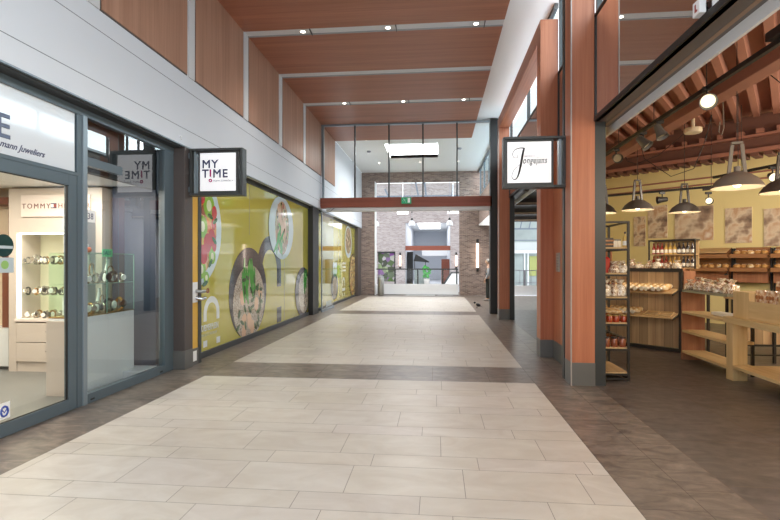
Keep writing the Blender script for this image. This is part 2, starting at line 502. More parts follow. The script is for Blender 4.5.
# back of the shops roof so no daylight leaks in
S('ceiling', MB().box(-8.6, -4.2, 1.4, 6.72, 2.73, 2.8).box(-8.6, XF-.1, 1.4, 7.3, 3.42, 3.5), 'white_ceiling', 'white ceiling inside the jeweller', 'ceiling')

# ------------------------------------------------------------------ ceiling
S('ceiling', MB().box(XF, -2.05, .6, 24.8, 6.17, 6.3).box(.1, 2.13, .6, 24.8, 6.17, 6.3).box(-2.05, .1, .6, 18.5, 6.17, 6.3).box(-2.05, .1, 21.0, 24.8, 6.17, 6.3), 'white_ceiling', 'white plaster ceiling above the wood panels', 'ceiling')
yc = [(2.98, 4.87), (5.11, 7.03), (7.25, 9.16), (9.41, 11.29), (11.55, 13.42), (13.68, 17.69)]
for i, (a, b) in enumerate(yc):
    S('trim_%d' % (i+11), MB().box(XF+.02, 1.255, a, b, 6.12, 6.171), 'ceiling_wood', 'reddish wood ceiling panel, %s along the corridor' % ORD[i], 'ceiling panel', bevel=.004)
for i, (a, b) in enumerate(((4.87, 5.11), (7.03, 7.25), (9.16, 9.41), (11.29, 11.55), (13.42, 13.68))):
    t = T('trim_%d' % (i+21), 'white channel between wood ceiling panels, %s along the corridor' % ORD[i], 'ceiling channel', kind='structure')
    P('channel', MB().box(XF+.02, 1.25, a+.01, b-.05, 6.125, 6.168), 'channel_white', t)
    P('rail', MB().box(XF+.02, 1.25, b-.05, b-.012, 6.112, 6.168), 'channel_grey', t)
    P('wall_strip', MB().box(XF+.0, XF+.02, a+.02, b-.02, 4.44, 6.168), 'channel_white', t)
spots = []
for j, (yy, nm) in enumerate(((9.26, 'nearest'), (13.52, 'farther'))):
    for k, x in enumerate((-2.6, -.93, .74)):
        t = T('ceiling_spotlight', 'small glowing ceiling spotlight, %s from the panelled wall in the %s lit channel' % (ORD[k], nm), 'ceiling light', (x, yy, 6.125), 0, 'corridor ceiling spotlights')
        P('rim', MB().lathe([(.05, -.012), (.06, -.012), (.06, .01), (.05, .01)], 16, cap=False), 'channel_white', t, smooth=40)
        P('bulb', MB().lathe([(.001, -.006), (.048, -.006), (.048, .0)], 16), 'lamp_white', t)
        P('clip', MB().box(.15, .165, -.1, .14, -.03, .0), 'frame_dark', t)
        spots.append((x, yy))

# ------------------------------------------------------------------ jeweller shopfront
XD = -3.97
def frame_rect(mb, x0, x1, ya, yb, za, zb, w, wb=None, wt=None):
    wb = wb or w; wt = wt or w
    mb.box(x0, x1, ya, ya+w, za, zb); mb.box(x0, x1, yb-w, yb, za, zb)
    mb.box(x0, x1, ya+w, yb-w, za, za+wb); mb.box(x0, x1, ya+w, yb-w, zb-wt, zb)
    return mb
S('trim_31', MB().box(XD-.12, XF-.03, 1.5, 7.0, 3.33, 3.42), 'recess_dark', 'dark recess above the jeweller shopfront', 'trim')
# sliding glass door leaf
d = T('door_1', 'grey framed glass sliding door of the jeweller', 'door', kind='structure')
P('frame', frame_rect(MB(), XD-.03, XD+.025, 2.3, 4.985, .005, 2.56, .115, .125, .12), 'frame_grey', d, bevel=.004)
P('pane', MB().box(XD-.006, XD+.004, 2.41, 4.875, .125, 2.445), 'shop_glass', d)
P('gasket', frame_rect(MB(), XD-.008, XD+.012, 2.41, 4.875, .125, 2.445, .012), 'frame_black', d)
P('round_sticker', MB().lathe([(.001, 0), (.105, 0), (.105, .002), (.001, .002)], 28, Matrix.Translation((XD+.005, 4.1, 1.762)) @ Matrix.Rotation(PI/2, 4, 'Y')), 'navy', d, 'dark round sticker')
plain('sticker_teal', (28, 62, 60), .3); plain('sticker_pale', (188, 200, 204), .3); plain('sticker_leaf', (150, 190, 110), .3); plain('sticker_blue', (60, 84, 170), .3)
d.children[-1].data.materials[0] = MATS['sticker_teal']
P('sticker_band', MB().box(XD+.007, XD+.0085, 4.0, 4.195, 1.735, 1.762), 'sticker_pale', d)
P('square_sticker', MB().box(XD+.005, XD+.007, 3.9, 4.205, 1.512, 1.652), 'sticker_pale', d, 'pale square sticker')
P('sticker_spot', MB().lathe([(.001, 0), (.04, 0), (.04, .001), (.001, .001)], 20, Matrix.Translation((XD+.008, 4.11, 1.585)) @ Matrix.Rotation(PI/2, 4, 'Y')), 'sticker_leaf', d)
P('blue_sticker', MB().box(XD+.005, XD+.007, 3.95, 4.165, .165, .315), 'white_paint', d, 'white sticker with a blue ring')
P('sticker_ring', MB().tube([(XD+.008, 4.105+.036*math.cos(a*PI/8), .235+.045*math.sin(a*PI/8)) for a in range(16)], .009, 6, True).tube([(XD+.008, 4.08, .25), (XD+.008, 4.105, .225), (XD+.008, 4.13, .25)], .006, 6), 'sticker_blue', d)
# fixed shopfront frame: header, transom sign, mullion, window
w1 = T('window_1', 'grey framed shop window of the jeweller with a white sign pane above the door', 'shop window', kind='structure')
mb = MB()
mb.box(XD-.06, XD+.03, 1.5, 7.0, 3.25, 3.335)             # head
mb.box(XD-.06, XD+.03, 1.5, 5.0, 2.56, 2.6)
P('header', mb, 'frame_grey', w1, bevel=.003)
P('mullion', MB().box(XD-.08, XD+.02, 5.0, 5.075, 0, 3.26), 'frame_grey', w1, bevel=.004)
P('mullion', MB().box(XD-.05, XD+.035, 5.075, 5.14, 0, 3.26), 'frame_light', w1, bevel=.004)
P('end_post', MB().box(XD-.07, XD+.025, 6.72, 6.96, 0, 3.26), 'frame_grey', w1, bevel=.004)
P('sill', MB().box(XD-.06, XD+.025, 5.14, 6.72, .0, .11), 'frame_grey', w1, bevel=.004)
P('transom', MB().box(XD-.05, XD+.02, 5.14, 5.78, 2.71, 2.81), 'frame_grey', w1, bevel=.004)
P('pane', MB().box(XD-.006, XD+.004, 5.14, 6.72, .11, 2.76), 'window_glass', w1)
P('upper_pane', MB().box(XD-.006, XD+.004, 5.14, 6.72, 2.76, 3.25), 'window_glass', w1)
plain('sign_pane', (226, 230, 236), .12, spec=.6, coat=.6)
sp_ = P('sign_pane', MB().box(XD-.02, XD+.0, 1.5, 4.985, 2.6, 3.25), 'sign_pane', w1, 'white sign pane with dark lettering')
plain('sign_slate', (92, 102, 128), .3)
txt('lettering', 'E', .315, facing((XD+.002, 4.02, 2.76), '+X'), 'sign_slate', sp_, .0, 0, 0, bold=.006)
txt('lettering', 'T I M', .315, facing((XD+.002, 3.2, 2.76), '+X'), 'sign_slate', sp_, .0, 0, 0, bold=.006)
txt('lettering', 'mann Juweliers', .088, facing((XD+.001, 4.06, 2.672), '+X'), 'navy', sp_, .002, .45, .001, sx=.94)
n38 = P('number_plate', MB().box(XD+.005, XD+.007, 5.15, 5.3, 2.07, 2.21), 'white_paint', w1, 'white plate reading 38')
txt('lettering', '38', .1, facing((XD+.0075, 5.17, 2.105), '+X'), 'navy', n38, .001)
P('vent', MB().box(XD+.025, XD+.03, 5.2, 5.26, .03, .05).box(XD+.025, XD+.03, 6.6, 6.66, .03, .05), 'frame_black', w1)
# brown column between the jeweller and the yellow shop
c = T('column', 'dark brown clad column between the jeweller and the yellow film shopfront', 'column', kind='structure')
P('cladding', MB().box(-4.1, XF, 6.96, 7.2, .28, 3.36), 'column_brown', c, bevel=.004)
P('plinth', MB().box(-4.1, XF+.006, 6.95, 7.2, 0, .28), 'plinth_grey', c, bevel=.004)
# yellow door strip
plain('door_yellow', (222, 172, 48), .3, coat=.3)
d2 = T('door_2', 'narrow yellow door strip with a chrome lock beside the yellow shopfront', 'door', kind='structure')
P('leaf', MB().box(-4.0, XF-.03, 7.2, 7.42, .26, 3.34), 'door_yellow', d2)
P('kick_plate', MB().box(-4.0, XF-.02, 7.2, 7.43, 0, .26), 'plinth_grey', d2)
P('notice', MB().box(XF-.02, XF-.017, 7.25, 7.36, .06, .22), 'white_paint', d2)
P('jamb', MB().box(-4.0, XF-.02, 7.42, 7.52, 0, 3.34), 'frame_dark', d2)
lk = P('lock_plate', MB().box(XF-.03, XF-.022, 7.22, 7.4, .98, 1.3), 'white_gloss', d2)
P('handle', MB().tube([(XF-.03, 7.35, 1.16), (XF+.05, 7.37, 1.15), (XF+.055, 7.48, 1.15)], .026, 10), 'steel', d2, smooth=40)
P('handle', MB().tube([(XF-.03, 7.36, 1.05), (XF+.045, 7.38, 1.03), (XF+.05, 7.5, 1.04)], .03, 10), 'chrome', d2, smooth=40)
plain('key_red', (150, 60, 50), .4)
P('key', MB().tube([(XF+.05, 7.48, 1.15), (XF+.05, 7.56, 1.15)], .008, 6).tube([(XF+.05, 7.6+.035*math.cos(a*PI/6), 1.15+.035*math.sin(a*PI/6)) for a in range(12)], .009, 6, True), 'key_red', d2, 'red tagged key')

# ------------------------------------------------------------------ jeweller interior
plain('cream_wall', (226, 208, 180), .7); plain('jewel_white', (226, 230, 230), .25); plain('cab_beige', (206, 194, 182), .45); plain('cab_inside', (232, 228, 200), .6)
plain('brown_frame', (120, 66, 42), .5); plain('sign_cream', (230, 216, 206), .4); plain('gold_text', (120, 70, 58), .4)
plain('silver', (196, 192, 184), .25, .8); plain('watch_dark', (58, 52, 48), .4); plain('gold', (206, 160, 96), .25, .8); plain('dial_white', (240, 240, 236), .3); plain('bust_white', (236, 234, 230), .5)
plain('sale_green', (120, 222, 160), .4); plain('grey_partition', (150, 152, 158), .6); plain('navy_cabinet', (70, 78, 98), .5)
S('wall_1', MB().box(-8.6, -8.5, 1.4, 9.3, 0, 3.42), 'cream_wall', 'cream back wall of the jeweller', 'wall')
S('wall_2', MB().box(-8.5, -4.1, 7.2, 7.3, 0, 3.42), 'cream_wall', 'cream end wall of the jeweller behind the watch cabinet', 'wall')
S('wall_3', MB().box(-8.5, -4.1, 1.4, 1.5, 0, 3.42), 'cream_wall', 'cream near wall of the jeweller', 'wall')
# lit watch cabinet on the end wall: front plane Y=6.6, X -6.25..-4.9
t = T('display_cabinet', 'tall beige lit watch cabinet with glass shelves seen through the jeweller door', 'cabinet', (-6.3, 6.6, 0))
mb = MB(); mb.box(0, .12, 0, .5, 0, 2.7); mb.box(1.35, 1.47, 0, .5, 0, 2.7); mb.box(.12, 1.35, 0, .5, 2.05, 2.7); mb.box(.12, 1.35, .46, .5, .0, 2.05); mb.box(.12, 1.35, .02, .46, 0, .14)
P('carcass', mb, 'cab_beige', t)
P('lining', MB().box(.12, 1.35, .44, .46, .78, 2.05), 'cab_inside', t)
P('counter_board', MB().box(.1, 1.37, -.02, .44, .74, .78), 'sign_cream', t, bevel=.004)
for z0 in (.15, .44):
    dr = P('drawer', MB().box(.13, 1.34, -.012, .4, z0, z0+.28), 'cab_beige', t, bevel=.006)
    P('handle', MB().bar((.62, -.035, z0+.16), (.78, -.035, z0+.16), .014).box(.68, .72, -.03, -.01, z0+.17, z0+.2), 'frame_black', dr)
for z0 in (1.12, 1.58):
    P('shelf', MB().box(.13, 1.34, .04, .43, z0, z0+.012), 'cabinet_glass', t)
emitter('strip_light', (255, 250, 226), 7.0)
P('light_strip', MB().box(.125, .145, .02, .06, .8, 2.03), 'strip_light', t, 'glowing white strip')
P('light_strip', MB().box(.15, 1.3, .02, .06, 2.03, 2.045), 'strip_light', t, 'glowing white strip')
sg = P('brand_board', MB().box(.22, 1.3, -.03, -.005, 2.28, 2.6), 'sign_cream', t, bevel=.005)
txt('lettering', 'TOMMY', .105, facing((.24, -.033, 2.40), '-Y'), 'gold_text', sg, .002, space=1.35)
txt('lettering', 'HILFIGER', .105, facing((.81, -.033, 2.40), '-Y'), 'gold_text', sg, .002, space=1.2)
P('flag_mark', MB().box(.70, .785, -.036, -.03, 2.4, 2.475), 'navy', sg); P('flag_mark', MB().box(.745, .785, -.038, -.036, 2.415, 2.46), 'key_red', sg); P('flag_mark', MB().box(.705, .743, -.038, -.036, 2.415, 2.46), 'white_paint', sg)
po = O('poster', MB().box(0, .34, 0, .012, 0, .62), 'gold', 'tan printed watch poster standing in the lit cabinet', 'poster', loc=(-5.55, 6.99, 1.135))
plain('poster_tan', (206, 184, 140), .5, var=.3, scale=5); po.data.materials[0] = MATS['poster_tan']
P('print', MB().tube([(.2+.06*math.cos(a*PI/8), -.004, .45+.06*math.sin(a*PI/8)) for a in range(16)], .014, 6, True), 'watch_dark', po)

def watch(label, loc, rz, size, strap, dial, group):
    t = T('wrist_watch', label, 'watch', loc, rz, group)
    k = size
    P('strap', MB().tube([(0, .4*k*math.cos(a*PI/8)+0, .5*k+.5*k*math.sin(a*PI/8)) for a in range(16)], .13*k, 6, True), strap, t, smooth=60)
    P('dial', MB().lathe([(.001, -.04*k), (.3*k, -.04*k), (.34*k, 0), (.3*k, .09*k), (.001, .1*k)], 14, Matrix.Translation((0, -.42*k, .55*k)) @ Matrix.Rotation(PI/2, 4, 'X')), dial, t, smooth=40)
    return t
straps = ['silver', 'watch_dark', 'silver', 'gold', 'silver']; dials = ['watch_dark', 'silver', 'dial_white', 'silver', 'dial_white']
for si, (z0, nm, n) in enumerate(((1.592, 'top', 15), (1.132, 'middle', 14), (.78, 'lowest', 15))):
    for i in range(n):
        watch('small wrist watch, %s from the glowing strip on the %s cabinet level' % (ORD[i], nm), (-6.3+.2+i*.066, 6.72 + .13*(i % 2), z0), random.uniform(-.5, .5), .1*random.uniform(.85, 1.25), straps[(i+si) % 5], dials[(i*3+si) % 5], 'watches in the lit cabinet')
pr = O('price_card', MB().box(0, .13, 0, .01, 0, .32), 'white_paint', 'white upright card before the lowest watches in the lit cabinet', 'card', loc=(-5.48, 6.64, .78))
# brown picture frame wall unit beside the cabinet
t = T('wall_showcase', 'brown framed wall showcase beside the lit watch cabinet', 'showcase', (-7.45, 6.75, 0))
P('back', MB().box(0, 1.12, .3, .44, 0, 2.7), 'cream_wall', t)
P('frame', MB().box(1.0, 1.12, 0, .3, .62, 2.6).box(.0, 1.12, 0, .3, 2.5, 2.6).box(.0, 1.12, 0, .3, 1.95, 2.02).box(.85, 1.0, .05, .3, .62, 1.95), 'brown_frame', t)
P('base_cabinet', MB().box(0, 1.05, -.05, .3, .05, .62), 'jewel_white', t)
P('plinth', MB().box(0, 1.05, -.03, .3, 0, .05), 'frame_dark', t)
# beige side panel of the counter facing the door
t = T('glass_counter', 'white glass topped display counter in the jeweller window', 'counter', (-4.34, 5.45, 0))
P('door', MB().box(-.34, 0, 0, .6, .0, .93), 'jewel_white', t, bevel=.004)
P('door', MB().box(-.34, 0, .603, 1.15, .0, .93), 'jewel_white', t, bevel=.004)
P('end_panel', MB().box(-.345, -.005, -.03, -.002, 0, .9), 'cab_beige', t)
P('display_floor', MB().box(-.34, 0, 0, 1.15, .932, .945), 'gold', t)
gl = MB(); gl.box(-.01, -.002, .0, 1.15, .945, 1.72); gl.box(-.34, -.332, 0, 1.15, .945, 1.72); gl.box(-.33, -.01, 0, .008, .945, 1.72); gl.box(-.33, -.01, 1.142, 1.15, .945, 1.72); gl.box(-.34, 0, 0, 1.15, 1.722, 1.73)
P('case_glass', gl, 'cabinet_glass', t)
P('shelf', MB().box(-.33, -.012, .02, 1.13, 1.33, 1.338), 'cabinet_glass', t)
e = MB()
for y in (0, .58, 1.15): e.bar((-.004, y, .945), (-.004, y, 1.73), .01)
e.bar((-.004, 0, 1.728), (-.004, 1.15, 1.728), .012).bar((-.004, 0, 1.335), (-.004, 1.15, 1.335), .008)
P('edge_trim', e, 'glass_edge', t)
tg = O('sale_tag', MB().box(0, .008, -.1, .1, -.05, .05), 'sale_green', 'mint green tag reading SALE on the glass counter edge', 'tag', bevel=.003, loc=(-4.336, 6.02, 1.735))
txt('lettering', 'SALE', .075, facing((.0085, -.085, -.025), '+X'), 'navy', tg, .001)
def bust(label, loc, rz, s=1.0):
    s *= 1.25
    t = T('necklace_bust', label, 'jewellery bust', loc, rz, 'white jewellery busts in the glass counter')
    P('bust', MB().lathe([(.05*s, 0), (.1*s, .01), (.085*s, .08*s), (.055*s, .18*s), (.03*s, .26*s), (.034*s, .3*s)], 14, Matrix.Scale(.45, 4, (1, 0, 0))), 'bust_white', t, smooth=60)
    P('necklace', MB().tube([(.035*s, .06*s*math.cos(a*PI/8), .14*s+.07*s*math.sin(a*PI/8)) for a in range(16)], .006*s, 5, True), 'gold', t)
bust('white necklace bust on the upper glass shelf nearest the door mullion', (-4.5, 5.66, 1.338), -.3)
bust('white necklace bust leaning in the middle of the upper glass shelf', (-4.55, 5.95, 1.338), .3, 1.0)
for (y, z, lb) in ((5.75, .945, 'white necklace bust on the counter floor nearest the door mullion'), (6.2, .945, 'small white necklace bust at the middle of the counter floor'), (6.38, 1.338, 'small white necklace bust at the far end of the upper glass shelf')):
    bust(lb, (-4.58, y, z), random.uniform(-.3, .3), .85)
for i in range(9):
    watch('wrist watch %s from the door mullion along the counter floor' % ORD[i], (-4.45, 5.52+i*.115, .945), PI/2+random.uniform(-.4, .4), .13*random.uniform(.9, 1.3), straps[i % 5], dials[i % 4], 'watches on the counter floor')
for i in range(6):
    watch('wrist watch %s from the door mullion on the upper counter shelf' % ORD[i], (-4.4, 5.55+i*.17, 1.338), PI/2+random.uniform(-.4, .4), .12*random.uniform(.9, 1.3), straps[(i+2) % 5], dials[(i+1) % 4], 'watches on the upper counter shelf')
plain('toy_orange', (214, 110, 70), .5); plain('toy_dark', (60, 60, 80), .5)
t = T('toy_figure', 'small orange and dark toy animal lying on the glass counter', 'toy', (-4.4, 5.62, 1.73))
P('body', MB().ell((0, .02, .05), (.04, .1, .05)).ell((0, .14, .04), (.03, .05, .035)), 'toy_orange', t, smooth=60)
P('head', MB().ell((0, -.1, .08), (.04, .045, .05)).ell((-.02, -.1, .13), (.012, .012, .03)).ell((.02, -.1, .13), (.012, .012, .03)), 'toy_dark', t, smooth=60)
P('wing', MB().ell((.03, .06, .09), (.015, .05, .03)), 'bust_white', t, smooth=60)
# interior panels behind the window
S('trim_53', MB().box(-4.2, -4.1, 1.5, 6.76, 2.68, 3.3), 'recess_dark', 'dark board added behind the upper panes of the jeweller to deepen reflections', 'trim')  # added dark sheet so the sign's reflection stands out in the upper panes
O('display_wall', MB().box(-5.1, -4.93, 6.2, 6.7, 0, 2.35), 'grey_partition', 'grey display wall standing behind the glass counter', 'partition')
O('tall_cabinet', MB().box(-4.8, -4.12, 6.78, 7.15, .12, 3.3).box(-4.78, -4.14, 6.8, 7.13, 0, .12), 'navy_cabinet', 'tall slate blue cabinet at the end of the jeweller window', 'cabinet', bevel=.005)
O('floor_plinth', MB().box(-4.7, -4.08, 6.35, 6.75, 0, .1), 'white_gloss', 'low white plinth before the slate blue cabinet', 'plinth', bevel=.004)

# ------------------------------------------------------------------ yellow film shopfronts
plain('film_yellow', (192, 182, 78), .06, spec=.5, coat=.8, var=.04, scale=1.5)
plain('film_white', (226, 232, 230), .1, coat=.7); plain('film_black', (52, 46, 48), .1, coat=.8); plain('film_plate', (206, 222, 226), .1, coat=.7)
speckle('film_fruit', [(0, (196, 60, 50)), (.3, (226, 140, 70)), (.5, (210, 190, 90)), (.7, (150, 60, 60)), (1, (236, 190, 150))], 7, .1, coat=.7)
speckle('film_noodle', [(0, (84, 66, 54)), (.3, (190, 174, 154)), (.6, (244, 238, 224)), (1, (170, 148, 122))], 6.5, .1, 'wave', coat=.7, distort=14)
speckle('film_salad', [(0, (70, 104, 50)), (.3, (190, 140, 110)), (.55, (110, 150, 70)), (.75, (222, 196, 170)), (1, (150, 80, 64))], 9, .1, coat=.7)
speckle('film_pizza', [(0, (226, 190, 110)), (.4, (196, 140, 70)), (.7, (232, 214, 150)), (1, (120, 90, 50))], 9, .1, coat=.7)
plain('film_green', (70, 160, 60), .1, coat=.7); plain('film_dgreen', (52, 104, 50), .1, coat=.7); plain('film_kiwi', (140, 186, 70), .1, coat=.7); plain('film_kiwi_core', (226, 230, 190), .1, coat=.7)
plain('film_red', (190, 52, 54), .1, coat=.7); plain('film_shrimp', (226, 186, 156), .1, coat=.7); plain('film_orange', (226, 130, 70), .1, coat=.7)
XY = -3.95
LAYER = [0]
def disc(mb, cy, cz, ry, rz, x, lim=(7.72, 14.58, .1, 3.27), n=48, rot=0.0):
    LAYER[0] += 1; x = x + .0001*LAYER[0]
    pts = []
    for a in range(n):
        t = 2*PI*a/n
        u, v = ry*math.cos(t), rz*math.sin(t)
        y = cy+u*math.cos(rot)-v*math.sin(rot); z = cz+u*math.sin(rot)+v*math.cos(rot)
        y = min(max(y, lim[0]), lim[1]); z = min(max(z, lim[2]), lim[3])
        q = (x, y, z)
        if not pts or (Vector(q)-Vector(pts[-1])).length > 1e-4: pts.append(q)
    if (Vector(pts[0])-Vector(pts[-1])).length < 1e-4: pts.pop()
    mb.prism(pts, (.0015, 0, 0)); return mb
def arch(mb, cy, cz, r0, r1, x, leg, n=20, lim=.1):
    o = [(x, cy+r1*math.cos(PI*a/n), cz+r1*1.0*math.sin(PI*a/n)) for a in range(n+1)]
    i = [(x, cy+r0*math.cos(PI*a/n), cz+r0*1.0*math.sin(PI*a/n)) for a in range(n+1)]
    o = [(x, cy+r1, cz-leg)] + o + [(x, cy-r1, cz-leg)]; i = [(x, cy+r0, cz-leg)] + i + [(x, cy-r0, cz-leg)]
    for k in range(len(o)-1):
        mb.prism([o[k], o[k+1], i[k+1], i[k]], (.0015, 0, 0))
    return mb
def shopfront(num, y0, y1, label, panes):
    w = T('window_%d' % num, label, 'shop window', kind='structure')
    mb = MB(); mb.box(XY-.08, XY+.035, y0, y1, 0, .1); mb.box(XY-.08, XY+.03, y0, y1, 3.28, 3.345)
    P('frame', mb, 'frame_dark', w, bevel=.003)
    f = P('film', MB().box(XY-.02, XY, y0, y1, .1, 3.28), 'film_yellow', w, 'yellow printed window film')
    return w, f
w2, f2 = shopfront(2, 7.52, 14.64, 'long shop window covered with yellow film showing a fruit plate and noodle bowl', 4)
P('joint', MB().box(XY, XY+.002, 9.93, 9.94, 2.2, 3.28).box(XY, XY+.002, 12.3, 12.31, .1, 3.28), 'groove', w2)
x = XY+.001
# fruit plate
pl = P('printed_plate', disc(MB(), 7.6, 2.2, .99, 1.0, x), 'film_plate', f2, 'pale plate of kiwi and strawberries')
P('printed_food', disc(MB(), 7.55, 2.2, .84, .86, x+.002), 'film_fruit', f2)
mb = MB(); mc = MB(); mg = MB(); mr = MB()
for (cy, cz, r) in ((8.1, 2.6, .2), (7.86, 2.22, .18), (8.22, 1.72, .13), (7.82, 1.5, .16), (8.0, 1.35, .1), (7.8, 3.0, .16)):
    disc(mb, cy, cz, r, r*1.05, x+.004); disc(mc, cy, cz, r*.45, r*.5, x+.006)
for (cy, cz, r) in ((8.3, 2.5, .1), (8.2, 2.05, .13), (8.05, 1.95, .14), (7.9, 1.75, .14), (8.28, 2.3, .09), (8.05, 3.0, .12), (7.85, 2.72, .1), (8.3, 1.9, .08)):
    disc(mr, cy, cz, r, r*1.2, x+.0035)
for (cy, cz, ro) in ((8.33, 2.35, .5), (8.3, 2.0, -.6), (8.15, 1.6, .8), (7.95, 1.25, .3), (8.0, 2.9, .9), (8.15, 2.42, -.3)):
    disc(mg, cy, cz, .1, .04, x+.0045, rot=ro)
P('printed_kiwi', mb, 'film_kiwi', f2); P('printed_kiwi_core', mc, 'film_kiwi_core', f2); P('printed_strawberry', mr, 'film_red', f2); P('printed_leaf', mg, 'film_dgreen', f2)
# noodle bowl
P('printed_bowl', disc(MB(), 9.93, .97, 1.02, .96, x), 'film_black', f2, 'dark bowl of noodles')
P('printed_food', disc(MB(), 9.95, .78, .86, .78, x+.002, rot=.1), 'film_noodle', f2)
mb = MB(); mg = MB(); md = MB()
random.seed(21)
for k in range(9):
    disc(mb, 9.95+random.uniform(-.6, .6), .75+random.uniform(-.55, .45), .11, .15, x+.004, rot=random.uniform(-1, 1))
for k in range(10):
    disc(mg, 9.62+.065*k+random.uniform(-.05, .05), 1.25+random.uniform(-.2, .15), .055, .34, x+.005, rot=random.uniform(-.3, .3))
for k in range(26):
    disc(md, 9.95+random.uniform(-.65, .65), .7+random.uniform(-.5, .6), .1, .04, x+.0055, rot=random.uniform(-1.5, 1.5))
P('printed_shrimp', mb, 'film_shrimp', f2); P('printed_chives', mg, 'film_green', f2); P('printed_leaf', md, 'film_dgreen', f2)
# asparagus plate
P('printed_plate', disc(MB(), 12.08, 2.5, .98, .8, x+.002), 'film_plate', f2, 'pale oval plate of vegetables')
P('printed_food', disc(MB(), 12.1, 2.5, .55, .68, x+.004), 'film_salad', f2)
mg = MB(); mr = MB()
for k in range(9): disc(mg, 11.9+random.uniform(-.3, .4), 2.25+random.uniform(-.25, .3), .05, .3, x+.006, rot=random.uniform(-.9, .9))
for k in range(6): disc(mr, 11.85+.1*k, 2.7+random.uniform(-.3, .3), .06, .28, x+.0055, rot=random.uniform(-.5, .5))
P('printed_leaf', mg, 'film_green', f2); P('printed_ham', mr, 'film_shrimp', f2)
# dark arch emblem, right bowl
P('printed_arch', arch(MB(), 11.2, 1.4, .52, .84, x+.0005, .38), 'film_black', f2, 'large dark arch')
P('printed_arch_foot', MB().box(x+.0005, x+.002, 11.72, 12.05, .12, .5), 'film_black', f2)
P('printed_bowl', disc(MB(), 14.05, .76, .8, .72, x), 'film_black', f2, 'dark rimmed bowl cut by the window edge')
P('printed_food', disc(MB(), 14.15, .72, .58, .6, x+.002), 'film_noodle', f2)
mg = MB()
for k in range(5): disc(mg, 14.3+random.uniform(-.2, .2), 1.05+random.uniform(-.15, .15), .06, .24, x+.004, rot=random.uniform(-.4, .4))
P('printed_leaf', mg, 'film_green', f2)
# logo
P('logo', arch(MB(), 8.21, .72, .19, .3, x, .12).box(x, x+.0015, 7.9, 8.04, .16, .27).box(x, x+.0015, 8.4, 8.54, .16, .27), 'film_white', f2, 'white arch logo')
txt('lettering', 'DIEMERPLEIN', .15, facing((x+.002, 7.83, .44), '+X'), 'film_white', f2, .0, 0, 0, sx=.72, bold=.003)
txt('lettering', 'WINKELCENTRUM', .075, facing((x+.002, 7.83, .345), '+X'), 'film_white', f2, .0008, 0, -.002, sx=.92)
# dark column between the two film shopfronts
S('column', MB().box(-4.1, XF-.02, 14.64, 15.35, 0, 3.36), 'frame_black', 'black column between the two yellow film shopfronts', 'column', bevel=.005)
w3, f3 = shopfront(3, 15.6, 23.2, 'second yellow film shop window behind the glass partition', 4)
lim3 = (15.7, 23.15, .11, 3.27)
P('printed_plate', disc(MB(), 21.45, 2.55, .85, .72, x, lim3), 'film_plate', f3, 'oval plate of salad'); P('printed_food', disc(MB(), 21.45, 2.6, .7, .58, x+.002, lim3), 'film_salad', f3)
P('printed_rim', disc(MB(), 22.65, 1.03, 1.0, 1.02, x, lim3), 'film_black', f3); P('printed_food', disc(MB(), 22.7, 1.02, .9, .94, x+.002, lim3), 'film_pizza', f3, 'large pizza')
P('printed_bowl', disc(MB(), 18.5, .7, .62, .5, x, lim3), 'film_black', f3); P('printed_food', disc(MB(), 18.55, .68, .45, .4, x+.002, lim3), 'film_noodle', f3)
P('logo', arch(MB(), 20.4, .74, .16, .27, x, .12).box(x, x+.0015, 20.1, 20.25, .2, .34).box(x, x+.0015, 20.5, 20.65, .2, .34).box(x, x+.0015, 20.1, 20.7, .42, .55), 'film_white', f3, 'white arch logo')
P('printed_clover', disc(disc(disc(disc(MB(), 18.35, 1.52, .2, .12, x, lim3), 18.75, 1.52, .2, .12, x, lim3), 18.35, 1.28, .2, .12, x, lim3), 18.75, 1.28, .2, .12, x, lim3), 'film_white', f3, 'white clover')
mb = MB()
for k in range(3): mb.box(x, x+.0015, 20.15, 20.9, 1.25+.15*k, 1.33+.15*k)
P('printed_lines', mb, 'film_white', f3)
S('column', MB().box(-4.1, XF-.02, 23.2, 24.2, 0, 3.36), 'column_brown', 'brown column beside the far brick pier', 'column')

# ------------------------------------------------------------------ projecting signs
def sign(name, label, x0, x1, y, z0, z1, px0, px1, wall):
    t = T(name, label, 'projecting sign', (x0, y, z0))
    W, H = x1-x0, z1-z0
    D = .16
    mb = MB(); fw = .035
    mb.box(0, W, 0, D, 0, fw).box(0, W, 0, D, H-fw, H).box(0, fw, 0, D, fw, H-fw).box(W-fw, W, 0, D, fw, H-fw)
    P('outer_frame', mb, 'frame_dark', t, bevel=.004)
    a, b = px0-x0, px1-x0
    P('light_box', MB().box(a-.035, b+.035, .03, D-.03, .036, H-.036), 'frame_dark', t, bevel=.003)
    pn = P('face_panel', MB().box(a, b, .02, .03, .07, H-.07), 'sign_white', t, 'white lit sign panel')
    P('face_panel', MB().box(a, b, D-.03, D-.02, .07, H-.07), 'sign_white', t, 'white lit sign panel')
    if wall < 0: P('bracket', MB().box(-.12, -.0, .03, D-.03, H-.14, H-.06).box(-.12, -.0, .03, D-.03, .06, .14).box(fw+.025, fw+.05, .03, D-.03, fw, H-fw), 'frame_light', t)
    else: P('bracket', MB().box(W, W+.02, .03, D-.03, H-.16, H-.08).box(W, W+.02, .03, D-.03, .08, .16).box(W-fw-.05, W-fw-.02, .03, D-.03, fw, H-fw), 'frame_light', t)
    return t, pn, a, b, W, H
t, pn, a, b, W, H = sign('projecting_sign', 'square white sign reading MY TIME in a black frame', -3.74, -2.905, 7.04, 2.625, 3.34, -3.58, -3.02, -1)
